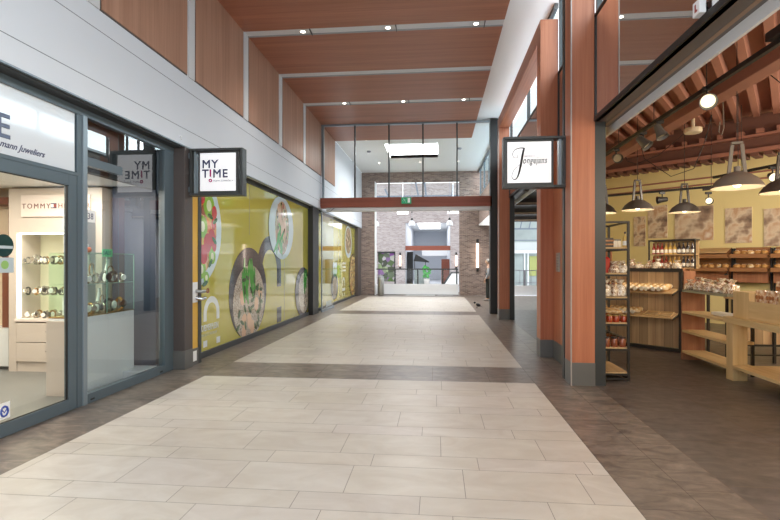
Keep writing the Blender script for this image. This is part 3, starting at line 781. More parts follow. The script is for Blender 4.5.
def mytime(y, mirror=False):
    txt('lettering', 'MY', .175, facing((a+.03, y, .42), '-Y'), 'navy', pn, .0, 0, 0.0, space=1.15, bold=.0045)
    txt('lettering', 'T', .175, facing((a+.03, y, .275), '-Y'), 'navy', pn, .0, 0, 0.0, bold=.0045)
    txt('lettering', 'ME', .175, facing((a+.2, y, .275), '-Y'), 'navy', pn, .0, 0, 0.0, space=1.15, bold=.0045)
mytime(.019)
pm_ = P('pin_mark', MB().box(a+.152, a+.178, .017, .02, .285, .398).tube([(a+.165+.02*math.cos(q*PI/8), .018, .228+.02*math.sin(q*PI/8)) for q in range(16)], .009, 6, True), 'magenta', pn, 'magenta pin standing for the letter I')
txt('lettering', 'mann Juweliers', .052, facing((a+.2, .019, .212), '-Y'), 'text_grey', pn, .001, .3)
t, pn, a, b, W, H = sign('projecting_sign', 'square white sign reading Jongejans in script in a black frame', .917, 1.757, 6.82, 2.64, 3.345, .975, 1.565, 1)
def stroke(mb, pts, rs):
    P3 = []; RR = []
    n = len(pts)
    for i in range(n-1):
        p0 = pts[max(i-1, 0)]; p1 = pts[i]; p2 = pts[i+1]; p3 = pts[min(i+2, n-1)]
        for s_ in range(6):
            t_ = s_/6
            P3.append(tuple(.5*((2*p1[k])+(-p0[k]+p2[k])*t_+(2*p0[k]-5*p1[k]+4*p2[k]-p3[k])*t_*t_+(-p0[k]+3*p1[k]-3*p2[k]+p3[k])*t_**3) for k in (0, 1)))
            RR.append(rs[i]+(rs[i+1]-rs[i])*t_)
    P3.append(pts[-1]); RR.append(rs[-1])
    mb.tube([(a+p[0], .018, p[1]) for p in P3], RR, 6)
mb = MB()
stroke(mb, [(.235, .545), (.17, .55), (.10, .525), (.07, .47), (.09, .42), (.135, .42), (.14, .455)], [.008, .006, .004, .003, .003, .003, .004])
stroke(mb, [(.225, .545), (.205, .46), (.185, .34), (.16, .22), (.13, .14), (.09, .115), (.06, .16), (.085, .24), (.14, .30), (.185, .33)], [.012, .016, .017, .013, .009, .005, .003, .003, .003, .003])
P('script_initial', mb, 'ink', pn)
txt('lettering', 'ongejans', .13, facing((a+.205, .019, .335), '-Y'), 'ink', pn, .0, .3, 0, sx=.64, space=1.12, bold=.0018)
txt('lettering', 'bakkerij', .045, facing((a+.225, .019, .425), '-Y'), 'text_grey', pn, .001, .2)

S('light_stop', MB().box(-4.3, -4.1, 7.3, 24.3, 0, 3.5).box(-4.1, XF-.1, 7.2, 24.3, 3.35, 3.42), 'recess_dark', 'dark backing added behind the yellow film shopfronts to stop daylight leaks', 'wall')  # backing and soffit added to close gaps where daylight leaked in
# ------------------------------------------------------------------ glass partition
XP0, XP1, YP = -3.88, 1.9, 15.5
t = T('window_4', 'glass partition over the corridor on a reddish wood beam', 'glass partition', kind='structure')
P('beam', MB().box(XP0, 1.74, YP, YP+.3, 3.40, 3.72), 'beam_wood', t, bevel=.006)
P('door_track', MB().box(XP0+.3, 1.7, YP+.02, YP+.28, 3.29, 3.4), 'channel_white', t)
mb = MB(); xs = [-3.7, -2.646, -1.535, -.438, .644, 1.68]
for p0, p1 in zip(xs[:-1], xs[1:]): mb.box(p0, p1, YP+.12, YP+.13, 3.72, 6.1)
P('panes', mb, 'partition_glass', t)
for xx in xs[1:-1]: P('mullion', MB().box(xx-.022, xx+.022, YP+.06, YP+.16, 3.72, 6.12), 'frame_dark', t)
P('mullion', MB().box(xs[0]-.03, xs[0]+.03, YP+.06, YP+.16, 3.72, 6.12), 'frame_light', t)
P('head_rail', MB().box(-3.76, 1.7, YP+.05, YP+.17, 6.07, 6.12), 'frame_light', t)
P('end_post', MB().box(1.68, 1.92, YP, YP+.3, 0, 6.15), 'frame_black', t, bevel=.004)
t2 = T('door_3', 'open glass sliding door leaf beside the second yellow shopfront', 'door', kind='structure')
P('pane', MB().box(-3.735, -3.725, 15.55, 17.3, .08, 3.28), 'shop_glass', t2)
P('rail', MB().box(-3.75, -3.71, 15.5, 17.35, .0, .08).box(-3.75, -3.71, 15.5, 17.35, 3.28, 3.34), 'frame_light', t2)
P('stile', MB().box(-3.745, -3.715, 15.5, 15.55, .08, 3.28), 'frame_light', t2)
mb = MB()
for k in range(5): mb.box(-3.724, -3.722, 16.15+.17*k, 16.25+.17*k, .12, .3)
P('frosted_mark', mb, 'sticker_pale', t2)
O('cable', MB().tube([(-3.85, 15.45, 3.4), (-3.8, 15.42, 3.3), (-3.62, 15.44, 3.24), (-3.45, 15.46, 3.27), (-3.35, 15.5, 3.36), (-3.3, 15.5, 3.4)], .008, 6).tube([(-3.87, 15.45, 3.38), (-3.7, 15.42, 3.28), (-3.5, 15.44, 3.3), (-3.42, 15.5, 3.4)], .007, 6), 'frame_dark', 'loose grey cable hanging under the end of the wood beam', 'cable')
ex = T('exit_sign', 'small green emergency exit sign hung on the wood beam', 'exit sign', (-1.12, 15.47, 3.5))
P('body', MB().box(0, .31, -.05, .03, 0, .2), 'exit_green', ex, bevel=.004)
pic = MB().box(.2, .275, -.053, -.05, .025, .175)
pic.tube([(.07, -.052, .155), (.07, -.052, .156)], .02, 8)
pic.bar((.075, -.052, .135), (.105, -.052, .09), .028, .004).bar((.105, -.052, .09), (.14, -.052, .07), .018, .004).bar((.14, -.052, .07), (.14, -.052, .03), .016, .004).bar((.1, -.052, .09), (.075, -.052, .05), .018, .004).bar((.08, -.052, .13), (.04, -.052, .1), .014, .004).bar((.08, -.052, .13), (.13, -.052, .12), .014, .004).bar((.15, -.052, .14), (.185, -.052, .14), .012, .004)
P('pictogram', pic, 'white_paint', ex)
P('bracket', MB().bar((.05, 0, .2), (.05, .03, .22), .01), 'frame_light', ex); P('bracket', MB().bar((.26, 0, .2), (.26, .03, .22), .01), 'frame_light', ex)
# smoke detectors and downlights on the hall ceiling
for k, (xx, yy, lb) in enumerate(((-2.75, 19.6, 'small grey smoke detector on the hall ceiling beside the skylight near the shops'), (.9, 19.4, 'small grey smoke detector on the hall ceiling beside the skylight near the bakery'))):
    O('smoke_detector', MB().lathe([(.001, -.06), (.06, -.06), (.08, -.03), (.085, 0), (.001, 0)], 16, Matrix.Translation((xx, yy, 6.17))), 'text_grey', lb, 'smoke detector', 'hall ceiling smoke detectors', smooth=40)
for k, (xx, yy) in enumerate(((-2.6, 21.9), (-.75, 21.9), (.95, 21.9))):
    t = T('ceiling_spotlight', 'small hall downlight %s from the shop side before the brick wall' % ORD[k], 'ceiling light', (xx, yy, 6.165), 0, 'hall downlights')
    P('rim', MB().lathe([(.05, -.01), (.065, -.01), (.065, .004), (.05, .004)], 14, cap=False), 'channel_white', t)
    P('bulb', MB().lathe([(.001, -.006), (.05, -.006), (.05, 0)], 14), 'lamp_white', t)
sk = T('window_5', 'bright rectangular skylight in the hall ceiling', 'skylight', kind='structure')
P('curb', MB().box(-2.05, -2.0, 18.5, 21, 6.17, 6.9).box(.05, .1, 18.5, 21, 6.17, 6.9).box(-2.05, .1, 18.45, 18.5, 6.17, 6.9).box(-2.05, .1, 21, 21.05, 6.17, 6.9), 'white_ceiling', sk)
P('diffuser', MB().box(-2.0, .05, 18.5, 21, 6.8, 6.82), 'sky_panel', sk, 'glowing sky white pane')

# ------------------------------------------------------------------ far brick wall with opening, parapet
YE = 24.3
mb = MB(); mb.box(-3.89, -3.12, YE, YE+.5, 0, 6.17).box(1.13, 2.6, YE, YE+.5, 0, 6.17).box(-3.12, 1.13, YE, YE+.5, 5.72, 6.17)
wb = S('wall_back', mb, 'brick_brown', 'brown brick end wall with a wide tall opening', 'wall')
P('reveal', MB().box(-3.12, -3.08, YE-.01, YE+.5, 0, 5.72), 'white_paint', wb)
pp = T('parapet', 'white solid parapet with grey glass railing before the atrium void', 'parapet', kind='structure')
P('upstand', MB().box(-3.06, 1.08, YE+.15, YE+.3, .02, .55), 'white_gloss', pp, bevel=.005)
P('base_strip', MB().box(-3.06, 1.08, YE+.13, YE+.3, 0, .02), 'frame_dark', pp)
mb = MB()
for xx in (-2.1, -.95, .3, 1.0): mb.box(xx-.035, xx+.035, YE+.2, YE+.26, .55, 1.3)
P('railing_posts', mb, 'frame_dark', pp)
P('handrail', MB().box(-3.06, 1.08, YE+.19, YE+.27, 1.27, 1.33), 'frame_dark', pp)
P('railing_glass', MB().box(-3.06, 1.08, YE+.225, YE+.235, .55, 1.27), 'clear_glass', pp)
pp = T('parapet', 'white parapet with thin railing at the end of the side passage', 'parapet', kind='structure')
P('upstand', MB().box(2.6, 9, YE+.15, YE+.3, 0, .5), 'white_gloss', pp)
mb = MB(); mb.box(2.6, 9, YE+.2, YE+.25, 1.22, 1.26); mb.box(2.6, 9, YE+.21, YE+.24, .62, .65)
for k in range(24): mb.box(2.75+.27*k-.01, 2.75+.27*k+.01, YE+.21, YE+.24, .5, 1.22)
for k in range(6): mb.box(3.2+1.12*k-.035, 3.2+1.12*k+.035, YE+.2, YE+.25, .5, 1.22)
P('railing', mb, 'text_grey', pp)
bn = T('litter_bin', 'tall cylindrical steel litter bin beside the brick pier', 'bin', (-2.75, 23.85, 0))
P('body', MB().lathe([(.15, .0), (.16, .02), (.16, .86), (.145, .88), (.14, .9)], 24), 'steel', bn, smooth=40)
P('lid', MB().lathe([(.155, .9), (.16, .92), (.12, .955), (.001, .96)], 24), 'channel_grey', bn, smooth=40)
def sconce(label, loc, h):
    s_ = T('wall_sconce', label, 'wall lamp', loc)
    P('tube', MB().lathe([(.06, .2), (.06, h-.2)], 16), 'tube_white', s_, 'glowing warm tube', smooth=40)
    P('cap', MB().lathe([(.001, 0), (.055, 0), (.062, .02), (.062, .2), (.001, .2)], 16), 'frame_black', s_, smooth=40)
    P('cap', MB().lathe([(.001, h-.2), (.062, h-.2), (.062, h-.02), (.055, h), (.001, h)], 16), 'frame_black', s_, smooth=40)
    P('mount', MB().box(-.02, .02, .03, .12, .05, .15), 'frame_black', s_); P('mount', MB().box(-.02, .02, .03, .12, h-.15, h-.05), 'frame_black', s_)
sconce('glowing tube wall lamp on the brown brick pier', (2.0, YE-.1, 1.18), 1.6)

# ------------------------------------------------------------------ atrium void and the far facade
YV = 34.0
mb = MB(); mb.box(-7, -3.0, YV, YV+.4, -5, 9).box(-3.0, -2.18, YV, YV+.4, 2.35, 9).box(-3.0, -2.18, YV, YV+.4, -5, .2).box(-2.18, -2.1, YV, YV+.4, -5, 9)
mb = MB(); mb.box(-9, -4.15, YV, YV+.4, -5, 7.2).box(-4.15, -2.92, YV, YV+.4, 2.4, 7.2).box(-4.15, -2.92, YV, YV+.4, -5, .3).box(-2.92, -2.2, YV, YV+.4, -5, 7.2).box(-2.2, .95, YV, YV+.4, 4.45, 7.2).box(.95, 2.6, YV, YV+.4, -5, 7.2)
S('wall_4', mb, 'brick_grey', 'grey brick facade across the atrium void', 'wall')
sconce('glowing tube wall lamp on the grey brick between shop window and mall opening', (-2.55, YV-.1, 1.2), 1.15)
sconce('glowing tube wall lamp on the grey brick beyond the escalator', (1.35, YV-.1, 1.2), 1.15)
speckle('flower_shop', [(0, (60, 56, 54)), (.3, (90, 120, 60)), (.5, (150, 80, 170)), (.62, (120, 150, 70)), (.8, (220, 210, 214)), (1, (60, 70, 50))], 3.0, .4)
t = T('window_6', 'dark shop window with purple flowers across the atrium', 'shop window', kind='structure')
P('display', MB().box(-4.15, -2.92, YV+.35, YV+.39, .3, 2.4), 'flower_shop', t)
P('frame', MB().box(-4.15, -2.92, YV-.02, YV+.1, 2.3, 2.42).box(-2.97, -2.9, YV-.02, YV+.1, .3, 2.4), 'frame_black', t)
# mall opening opposite
S('floor', MB().box(-9, 12, YV-1.8, 48, -.3, 0), 'white_wall', 'pale floor edge on the far side of the atrium', 'floor')
S('floor', MB().box(-9, 12, 24.9, YV, -5.2, -5), 'screed', 'grey lower floor of the atrium', 'floor')
S('wall_5', MB().box(-2.4, -2.2, YV+.4, 48, 0, 5).box(.95, 1.15, YV+.4, 48, 0, 5).box(-2.4, 1.15, 48, 48.2, 0, 5), 'white_wall', 'white walls of the mall corridor across the atrium', 'wall')
S('ceiling', MB().box(-2.4, 1.15, YV+.4, 48.2, 4.75, 4.9), 'white_ceiling', 'white ceiling of the mall corridor across the atrium', 'ceiling')
O('wood_beam', MB().box(-2.2, .95, YV+.1, YV+.4, 2.5, 2.82), 'beam_wood', 'wood beam across the mall opening beyond the atrium', 'beam')
mb = MB(); mb.box(-1.2, .9, YV+6, YV+6.2, 2.2, 3.0)
O('shop_fascia', mb, 'white_gloss', 'white shop fascia board inside the far mall opening', 'fascia')
for k in range(4):
    O('ceiling_tube', MB().box(-1.5, .3, YV+1.4+k*2.6, YV+1.7+k*2.6, 4.66, 4.74), 'tube_cool', 'bright ceiling strip %s from the atrium in the far mall corridor' % ORD[k], 'ceiling light', 'far corridor ceiling strips')
O('dark_shopfront', MB().box(-2.19, -1.75, YV+1.9, YV+2.1, 0, 2.45), 'frame_black', 'dark shopfront inside the far mall opening', 'shopfront')
O('red_counter', MB().box(.35, .93, YV+2, YV+3, 0, 1.9), 'beam_wood', 'reddish wood stand inside the far mall opening', 'stand')
plain('kiosk_grey', (150, 160, 156), .4)
t = T('kiosk', 'grey kiosk with a dark awning inside the far mall opening', 'kiosk', (-1.3, YV+.9, 0))
P('counter', MB().box(-.3, .55, 0, .7, 0, 1.15), 'kiosk_grey', t); P('awning', MB().prism([(-.35, -.2, 1.75), (.75, -.2, 1.65), (.75, -.2, 1.72), (-.2, -.2, 2.25)], (0, .9, 0)), 'frame_black', t); P('post', MB().bar((-.28, 0, 1.15), (-.28, 0, 1.9), .05).bar((.5, 0, 1.15), (.5, 0, 1.75), .05), 'frame_dark', t)
plain('leaf_green', (70, 160, 70), .5); plain('pot_white', (220, 214, 206), .5)
t = T('potted_plant', 'bright green potted plant standing by the far kiosk', 'plant', (-.7, YV+.45, 0))
random.seed(5)
P('pot', MB().lathe([(.16, 0), (.22, .45), (.2, .5)], 14), 'pot_white', t)
mb = MB()
for k in range(14): mb.ell((random.uniform(-.2, .2), random.uniform(-.2, .2), .95+random.uniform(-.35, .45)), (.13, .13, .12), 7, 5)
P('foliage', mb, 'leaf_green', t)
# escalator
es = T('escalator', 'white sided escalator descending in the atrium', 'escalator')
P('balustrade', MB().prism([(-.35, 29, -.9), (.9, 29, .95), (1.3, 29, .95), (1.3, 29, .3), (.2, 29, -1.6), (-.35, 29, -1.6)], (0, .08, 0)).prism([(-.35, 30.1, -.9), (.9, 30.1, .95), (1.3, 30.1, .95), (1.3, 30.1, .3), (.2, 30.1, -1.6), (-.35, 30.1, -1.6)], (0, .08, 0)), 'white_gloss', es)
P('handrail', MB().bar((-.3, 29.04, -.75), (.9, 29.04, 1.05), .07).bar((.9, 29.04, 1.05), (1.4, 29.04, 1.05), .07).bar((-.3, 30.14, -.75), (.9, 30.14, 1.05), .07).bar((.9, 30.14, 1.05), (1.4, 30.14, 1.05), .07), 'frame_dark', es)
mb = MB()
for k in range(8): mb.box(-.2+.16*k, -.02+.16*k, 29.1, 30.1, -1.2+.2*k, -1.05+.2*k)
P('steps', mb, 'steel', es)
# pendant domes in the void
def dome(label, loc):
    t = T('pendant_lamp', label, 'pendant lamp', loc, 0, 'white dome lamps over the atrium')
    P('shade', MB().lathe([(.19, 0), (.2, .03), (.19, .13), (.14, .24), (.06, .31), (.055, .3), (.13, .22), (.18, .12), (.185, .02)], 20, cap=False), 'white_gloss', t, smooth=50)
    P('cap', MB().lathe([(.001, .29), (.07, .29), (.075, .36), (.05, .43), (.001, .44)], 12), 'frame_black', t, smooth=50)
    P('cord', MB().tube([(0, 0, .43), (0, 0, 3.6)], .012, 6), 'text_grey', t)
    P('fitting', MB().tube([(0, 0, .72), (0, 0, .86)], .03, 8), 'frame_black', t)
dome('white dome pendant over the atrium in the middle of the brick opening', (-1.4, 27.5, 3.72))
dome('white dome pendant over the atrium beside the brown brick pier', (.72, 27.5, 3.72))
dome('white dome pendant over the atrium half hidden by the far pier', (-3.45, 27.5, 3.72))
for k, (xx, lb) in enumerate(((-1.95, 'flat white light bar above the middle dome pendant'), (.93, 'flat white light bar above the dome pendant by the pier'))):
    O('light_bar', MB().box(xx-.32, xx+.32, 27.9, 28.1, 4.45, 4.57).tube([(xx, 28, 4.57), (xx, 28, 7.3)], .01, 5), 'tube_cool', lb, 'light fitting', 'atrium light bars')
# void roof: steel beams and glazing bars seen through the upper opening
plain('roof_steel', (112, 122, 136), .4)
rf = T('ceiling_atrium', 'glazed atrium roof with grey steel members', 'roof', kind='structure')
mb = MB()
for xx in (-3.9, -2.6, -1.3, 0, 1.3): mb.bar((xx, 25.2, 6.9), (xx+.8, 33.5, 8.6), .09, .22)
for yy in (27, 30, 33): mb.bar((-5, yy, 7.3+.2*(yy-27)), (3, yy, 7.3+.2*(yy-27)), .07, .1)
for a_, b_ in (((-3.2, 30, 6.2), (-2.6, 30, 4.9)), ((-1.3, 30, 6.6), (-.95, 30, 4.9)), ((-.75, 30, 6.6), (-.55, 30, 4.9)), ((1.0, 30, 6.4), (.85, 30, 4.9)), ((1.25, 30, 6.4), (1.2, 30, 4.9))): mb.bar(a_, b_, .1)
mb.bar((-5, 30, 5.75), (3, 30, 5.75), .08)
P('steel', mb, 'roof_steel', rf)

# ------------------------------------------------------------------ bakery side: columns, header, mirror glass band, clerestory
def column(label, y0, y1, ztop, jamb=True):
    c = T('column', label, 'column', kind='structure')
    P('cladding', MB().box(1.755, 2.05, y0, y1, .3, ztop), 'column_wood', c, bevel=.003)
    P('plinth', MB().box(1.75, 2.055, y0-.006, y1, 0, .3), 'plinth_grey', c, bevel=.003)
    if ztop > 6 or not jamb is False: P('corner_trim', MB().box(1.744, 1.757, y0-.012, y0+.012, .0, ztop), 'corner_metal', c)
    if jamb: P('jamb', MB().box(2.05, 2.19, y0+.01, y0+.2, 0, 3.47), 'frame_dark', c, bevel=.003)
    return c
column('wide wood clad column nearest the bakery entrance', 6.54, 6.86, 6.16)
column('wood clad column with the end of the header beam, behind the dark post', 8.45, 8.75, 5.74, False)
column('slim wood clad column beside the glass partition', 13.96, 14.26, 5.74)
S('post', MB().box(1.75, 1.835, 6.9, 6.99, 0, 6.16), 'frame_dark', 'dark grey post before the wide wood column', 'post', bevel=.003)
S('beam', MB().box(1.755, 2.05, 8.75, 13.96, 5.44, 5.74), 'column_wood_pale', 'wood clad header beam joining the two columns', 'beam', bevel=.003)
S('wall_right', MB().box(1.97, 2.06, 6.86, 8.45, .3, 3.47), 'column_wood', 'wood panel wall with the intercom between columns', 'wall')
S('baseboard_right', MB().box(1.962, 2.06, 6.99, 8.45, 0, .3), 'plinth_grey', 'grey plinth under the wood panel wall', 'plinth')
ic = T('intercom', 'slim steel intercom panel on the wood wall', 'intercom', (1.97, 8.1, 1.46))
P('plate', MB().box(-.02, 0, -.1, .1, 0, .31), 'steel', ic, bevel=.003)
mb = MB()
for k in range(6): mb.box(-.026, -.02, -.06, .06, .03+.045*k, .055+.045*k)
P('buttons', mb, 'channel_grey', ic)
# mirror-like dark glass band (Z 3.47..4.82)
m_, nt, out = newmat('mirror_glass')
p_ = N(nt, 'ShaderNodeBsdfPrincipled'); p_.inputs['Base Color'].default_value = lin((92, 70, 64)); p_.inputs['Roughness'].default_value = .15
g_ = N(nt, 'ShaderNodeBsdfGlossy'); g_.inputs['Roughness'].default_value = .0; g_.inputs['Color'].default_value = (.98, .95, .93, 1)
x_ = N(nt, 'ShaderNodeMixShader'); x_.inputs[0].default_value = .78
nt.links.new(p_.outputs[0], x_.inputs[1]); nt.links.new(g_.outputs[0], x_.inputs[2]); nt.links.new(x_.outputs[0], out.inputs[0])
for k, (a_, b_, lb) in enumerate(((3.05, 6.52, 'dark mirroring glass band above the bakery entrance'), (.0, 3.03, 'dark mirroring glass band nearest the camera side of the bakery'), (6.99, 8.44, 'dark mirroring glass pane above the wood panel wall'), (8.76, 13.95, 'dark mirroring glass band above the side passage'), (14.27, 15.5, 'dark mirroring glass pane beside the partition'))):
    t = T('window_%d' % (k+11), lb, 'glass band', kind='structure')
    P('pane', MB().box(2.05, 2.07, a_, b_, 3.5, 4.8), 'mirror_glass', t)
    P('frame', MB().box(2.03, 2.1, a_, b_, 3.44, 3.5).box(2.035, 2.1, a_, b_, 4.8, 4.83).box(2.035, 2.1, b_-.02, b_, 3.5, 4.8), 'frame_black', t)
    t = T('window_%d' % (k+21), 'clear clerestory window over the ' + lb, 'clerestory', kind='structure')
    P('pane', MB().box(2.09, 2.1, a_, b_+.02, 4.86, 6.08), 'tint_glass', t)
    P('frame', MB().box(2.06, 2.13, a_, b_+.02, 4.83, 4.87).box(2.06, 2.13, a_, b_+.02, 6.08, 6.17).box(2.06, 2.13, b_-.03, b_+.02, 4.87, 6.08).box(2.06, 2.13, (a_+b_)/2-.02, (a_+b_)/2+.02, 4.87, 6.08), 'frame_dark', t)
t = T('window_31', 'bluish clerestory window of the hall beyond the partition', 'clerestory', kind='structure')
P('pane', MB().box(2.09, 2.1, 15.8, 23.6, 4.86, 6.08), 'tint_glass', t)
mb = MB().box(2.06, 2.13, 15.8, 24.3, 4.8, 4.87).box(2.06, 2.13, 15.8, 24.3, 6.08, 6.17)
for yy in (15.85, 17.8, 19.7, 21.7, 23.55): mb.box(2.06, 2.13, yy-.04, yy+.04, 4.87, 6.08)
P('frame', mb, 'frame_grey', t)
S('wall_6', MB().box(2.06, 2.2, 15.8, 24.3, 3.5, 4.8), 'brick_brown_side', 'brick upper wall of the hall under the clerestory', 'wall')
plain('soffit_grey', (98, 91, 87), .35); plain('line_tan', (160, 128, 100), .4)
so = S('trim_41', MB().box(2.05, 2.31, .0, 6.8, 3.44, 3.5), 'soffit_grey', 'dark soffit above the bakery entrance', 'soffit')
P('light_profile', MB().box(2.31, 2.34, 0, 7.0, 3.34, 3.48), 'channel_white', so, 'pale grey metal profile')
P('soffit_line', MB().box(2.225, 2.265, 0, 6.8, 3.436, 3.44), 'line_tan', so)
so = S('trim_42', MB().box(2.05, 2.31, 8.75, 15.5, 3.44, 3.5), 'frame_dark', 'dark soffit above the side passage opening', 'soffit')
P('light_profile', MB().box(2.31, 2.34, 8.75, 15.5, 3.34, 3.48), 'channel_white', so, 'pale grey metal profile')
es_ = T('exit_sign', 'small white safety sign with green edge hung on the dark soffit above the bakery', 'exit sign', (2.03, 3.88, 3.5))
P('body', MB().box(-.05, 0, 0, .1, 0, .11), 'white_gloss', es_, bevel=.004); P('pictogram', MB().box(-.053, -.05, .05, .065, .025, .085).box(-.053, -.05, .03, .05, .025, .04), 'key_red', es_, 'red mark'); P('edge', MB().box(-.045, -.005, .1, .105, .005, .105), 'exit_green', es_, 'green edge')
P('bracket', MB().box(0, .03, .05, .08, .03, .06), 'frame_dark', es_)


S('bounce_slab', MB().box(2.2, 14, -4, 24, 4.71, 4.76), 'white_wall', 'added pale slab over the bakery bouncing daylight up through the clerestory', 'roof')  # unseen slab added to bounce light up onto the white corridor ceiling
# side passage beyond
S('ceiling', MB().prism([(2.1, 8.76, 3.62), (2.24, 8.76, 3.62), (4.0, 16.9, 3.62), (5.6, 24.2, 3.62), (2.1, 24.2, 3.62)], (0, 0, .12)), 'recess_dark', 'dark ceiling of the side passage', 'ceiling')
plain('ledge_tan', (196, 172, 150), .5)
for k, yy in enumerate((12.5, 15.5, 18.5, 21.5)):
    xr = 2.2+(yy-8.6)*.215
    b_ = S('beam', MB().box(2.2, xr, yy, yy+.25, 3.42, 3.62), 'column_brown', 'dark cross beam %s along the side passage ceiling' % ORD[k], 'beam')
    P('ledge', MB().box(2.2, xr, yy-.02, yy, 3.44, 3.5), 'ledge_tan', b_)
S('wall_7', MB().prism([(2.2, 8.6, 0), (4.0, 16.9, 0), (5.6, 24.2, 0), (5.7, 24.2, 0), (4.1, 16.9, 0), (2.3, 8.6, 0)], (0, 0, 3.62)), 'white_wall', 'white wall between bakery and side passage', 'wall')
O('bulkhead', MB().prism([(2.06, 19.0, 3.52), (2.06, 24.2, 3.52), (2.06, 24.2, 3.46), (2.06, 19.0, 3.06)], (.6, 0, 0)), 'white_ceiling', 'white tapering bulkhead above the person', 'bulkhead', kind='structure')
# far storefront seen through the side passage
t = T('storefront', 'pale glazed storefront across the atrium seen through the side passage', 'storefront')
plain('shop_pale', (206, 212, 212), .4); plain('shop_glassy', (170, 180, 178), .2, var=.25, scale=1.2); plain('poster_lime', (176, 182, 110), .4)
P('upper_wall', MB().box(2.6, 12, 35.4, 35.7, 3.1, 9), 'shop_glassy', t)
P('fascia', MB().box(2.6, 12, 35.3, 35.6, 2.45, 3.1), 'shop_pale', t)
P('lower_wall', MB().box(2.6, 12, 35.5, 35.7, 0, 2.45), 'shop_glassy', t)
P('upper_band', MB().box(2.6, 12, 34.9, 35.4, 2.3, 2.5), 'white_gloss', t)
mb = MB()
for xx in (4.9, 5.15, 6.2, 6.45, 7.6): mb.box(xx, xx+.1, 35.4, 35.5, 0, 2.3)
P('door_frame', mb, 'white_gloss', t)
P('poster', MB().box(6.6, 7.5, 35.44, 35.5, .7, 2.1), 'poster_lime', t, 'lime poster')
P('door', MB().box(4.9, 5.2, 35.45, 35.5, 0, 1.9), 'frame_grey', t); P('door', MB().box(5.4, 6.15, 35.45, 35.5, 0, 2.1), 'shop_glassy', t)
mb = MB()
for k in range(6): mb.bar((4.6+k*.6, 34.6, 4.0), (4.9+k*.6, 34.6, 5.4), .07)
mb.bar((4.2, 34.6, 4.0), (9, 34.6, 4.0), .1).bar((4.2, 34.6, 3.2), (9, 34.6, 3.2), .06)
P('steel_lattice', mb, 'roof_steel', t)

# ------------------------------------------------------------------ person and bird
def skin_body(name, verts, edges, radii, mat, parent, sub=2):
    me = bpy.data.meshes.new(name); me.from_pydata(verts, edges, [])
    o = bpy.data.objects.new(name, me); COL.objects.link(o); o.parent = parent
    md = o.modifiers.new('skin', 'SKIN'); md.use_smooth_shade = True
    for i, r in enumerate(radii):
        me.skin_vertices[0].data[i].radius = r if isinstance(r, tuple) else (r, r)
    me.skin_vertices[0].data[0].use_root = True
    sb = o.modifiers.new('subsurf', 'SUBSURF'); sb.levels = sub; sb.render_levels = sub
    me.materials.append(MATS[mat]); return o
plain('skin', (206, 166, 142), .5); plain('trousers', (52, 56, 52), .7); plain('vest', (44, 62, 70), .7); plain('sleeve_grey', (172, 176, 182), .7); plain('hair_grey', (166, 162, 156), .7); plain('shoe_pale', (176, 170, 166), .6)
pe = T('person', 'person in a dark body warmer with grey sleeves standing by the dark post', 'person', (2.2, 21.0, 0), R(75))
# one continuous body (trousers colour), then clothes following it; local +Y is the way the person faces
bv = [(0, 0, .95), (0, 0, 1.15), (0, -.01, 1.36), (0, 0, 1.47), (0, .02, 1.54), (0, .03, 1.63),
      (.1, 0, .88), (.11, .02, .5), (.11, -.01, .1), (.12, .12, .04), (-.1, 0, .88), (-.11, .03, .5), (-.12, .02, .1), (-.13, .15, .04),
      (.19, -.01, 1.4), (.24, -.03, 1.14), (.23, .08, .92), (-.19, -.01, 1.4), (-.24, -.03, 1.14), (-.23, .1, .93), (.22, .13, .84), (-.22, .15, .85)]
be = [(0, 1), (1, 2), (2, 3), (3, 4), (4, 5), (0, 6), (6, 7), (7, 8), (8, 9), (0, 10), (10, 11), (11, 12), (12, 13), (2, 14), (14, 15), (15, 16), (2, 17), (17, 18), (18, 19), (16, 20), (19, 21)]
br = [(.16, .11), (.15, .105), (.17, .11), .06, .05, .055, .09, .062, .042, .04, .09, .062, .042, .04, .055, .045, .03, .055, .045, .03, .03, .03]
skin_body('body', bv, be, br, 'skin', pe)
P('head', MB().ell((0, .035, 1.66), (.075, .095, .115), 16, 12).ell((0, .135, 1.645), (.014, .02, .022), 8, 6).ell((.078, .03, 1.655), (.012, .02, .03), 8, 6).ell((-.078, .03, 1.655), (.012, .02, .03), 8, 6), 'skin', pe, smooth=60)
P('eyes', MB().ell((.03, .12, 1.675), (.012, .01, .008), 8, 6).ell((-.03, .12, 1.675), (.012, .01, .008), 8, 6), 'ink', pe)
P('mouth', MB().ell((0, .122, 1.6), (.026, .008, .006), 8, 6), 'key_red', pe)
P('hair', MB().ell((0, .01, 1.695), (.086, .098, .1), 16, 12), 'hair_grey', pe, smooth=60)
skin_body('trousers', [(0, 0, .99), (.1, 0, .86), (.11, .02, .5), (.115, -.01, .09), (-.1, 0, .86), (-.11, .03, .5), (-.12, .02, .09)], [(0, 1), (1, 2), (2, 3), (0, 4), (4, 5), (5, 6)], [(.175, .125), .1, .082, .068, .1, .082, .068], 'trousers', pe)
skin_body('vest', [(0, 0, .93), (0, 0, 1.15), (0, -.01, 1.36), (0, 0, 1.46)], [(0, 1), (1, 2), (2, 3)], [(.185, .14), (.18, .135), (.19, .135), (.08, .075)], 'vest', pe)
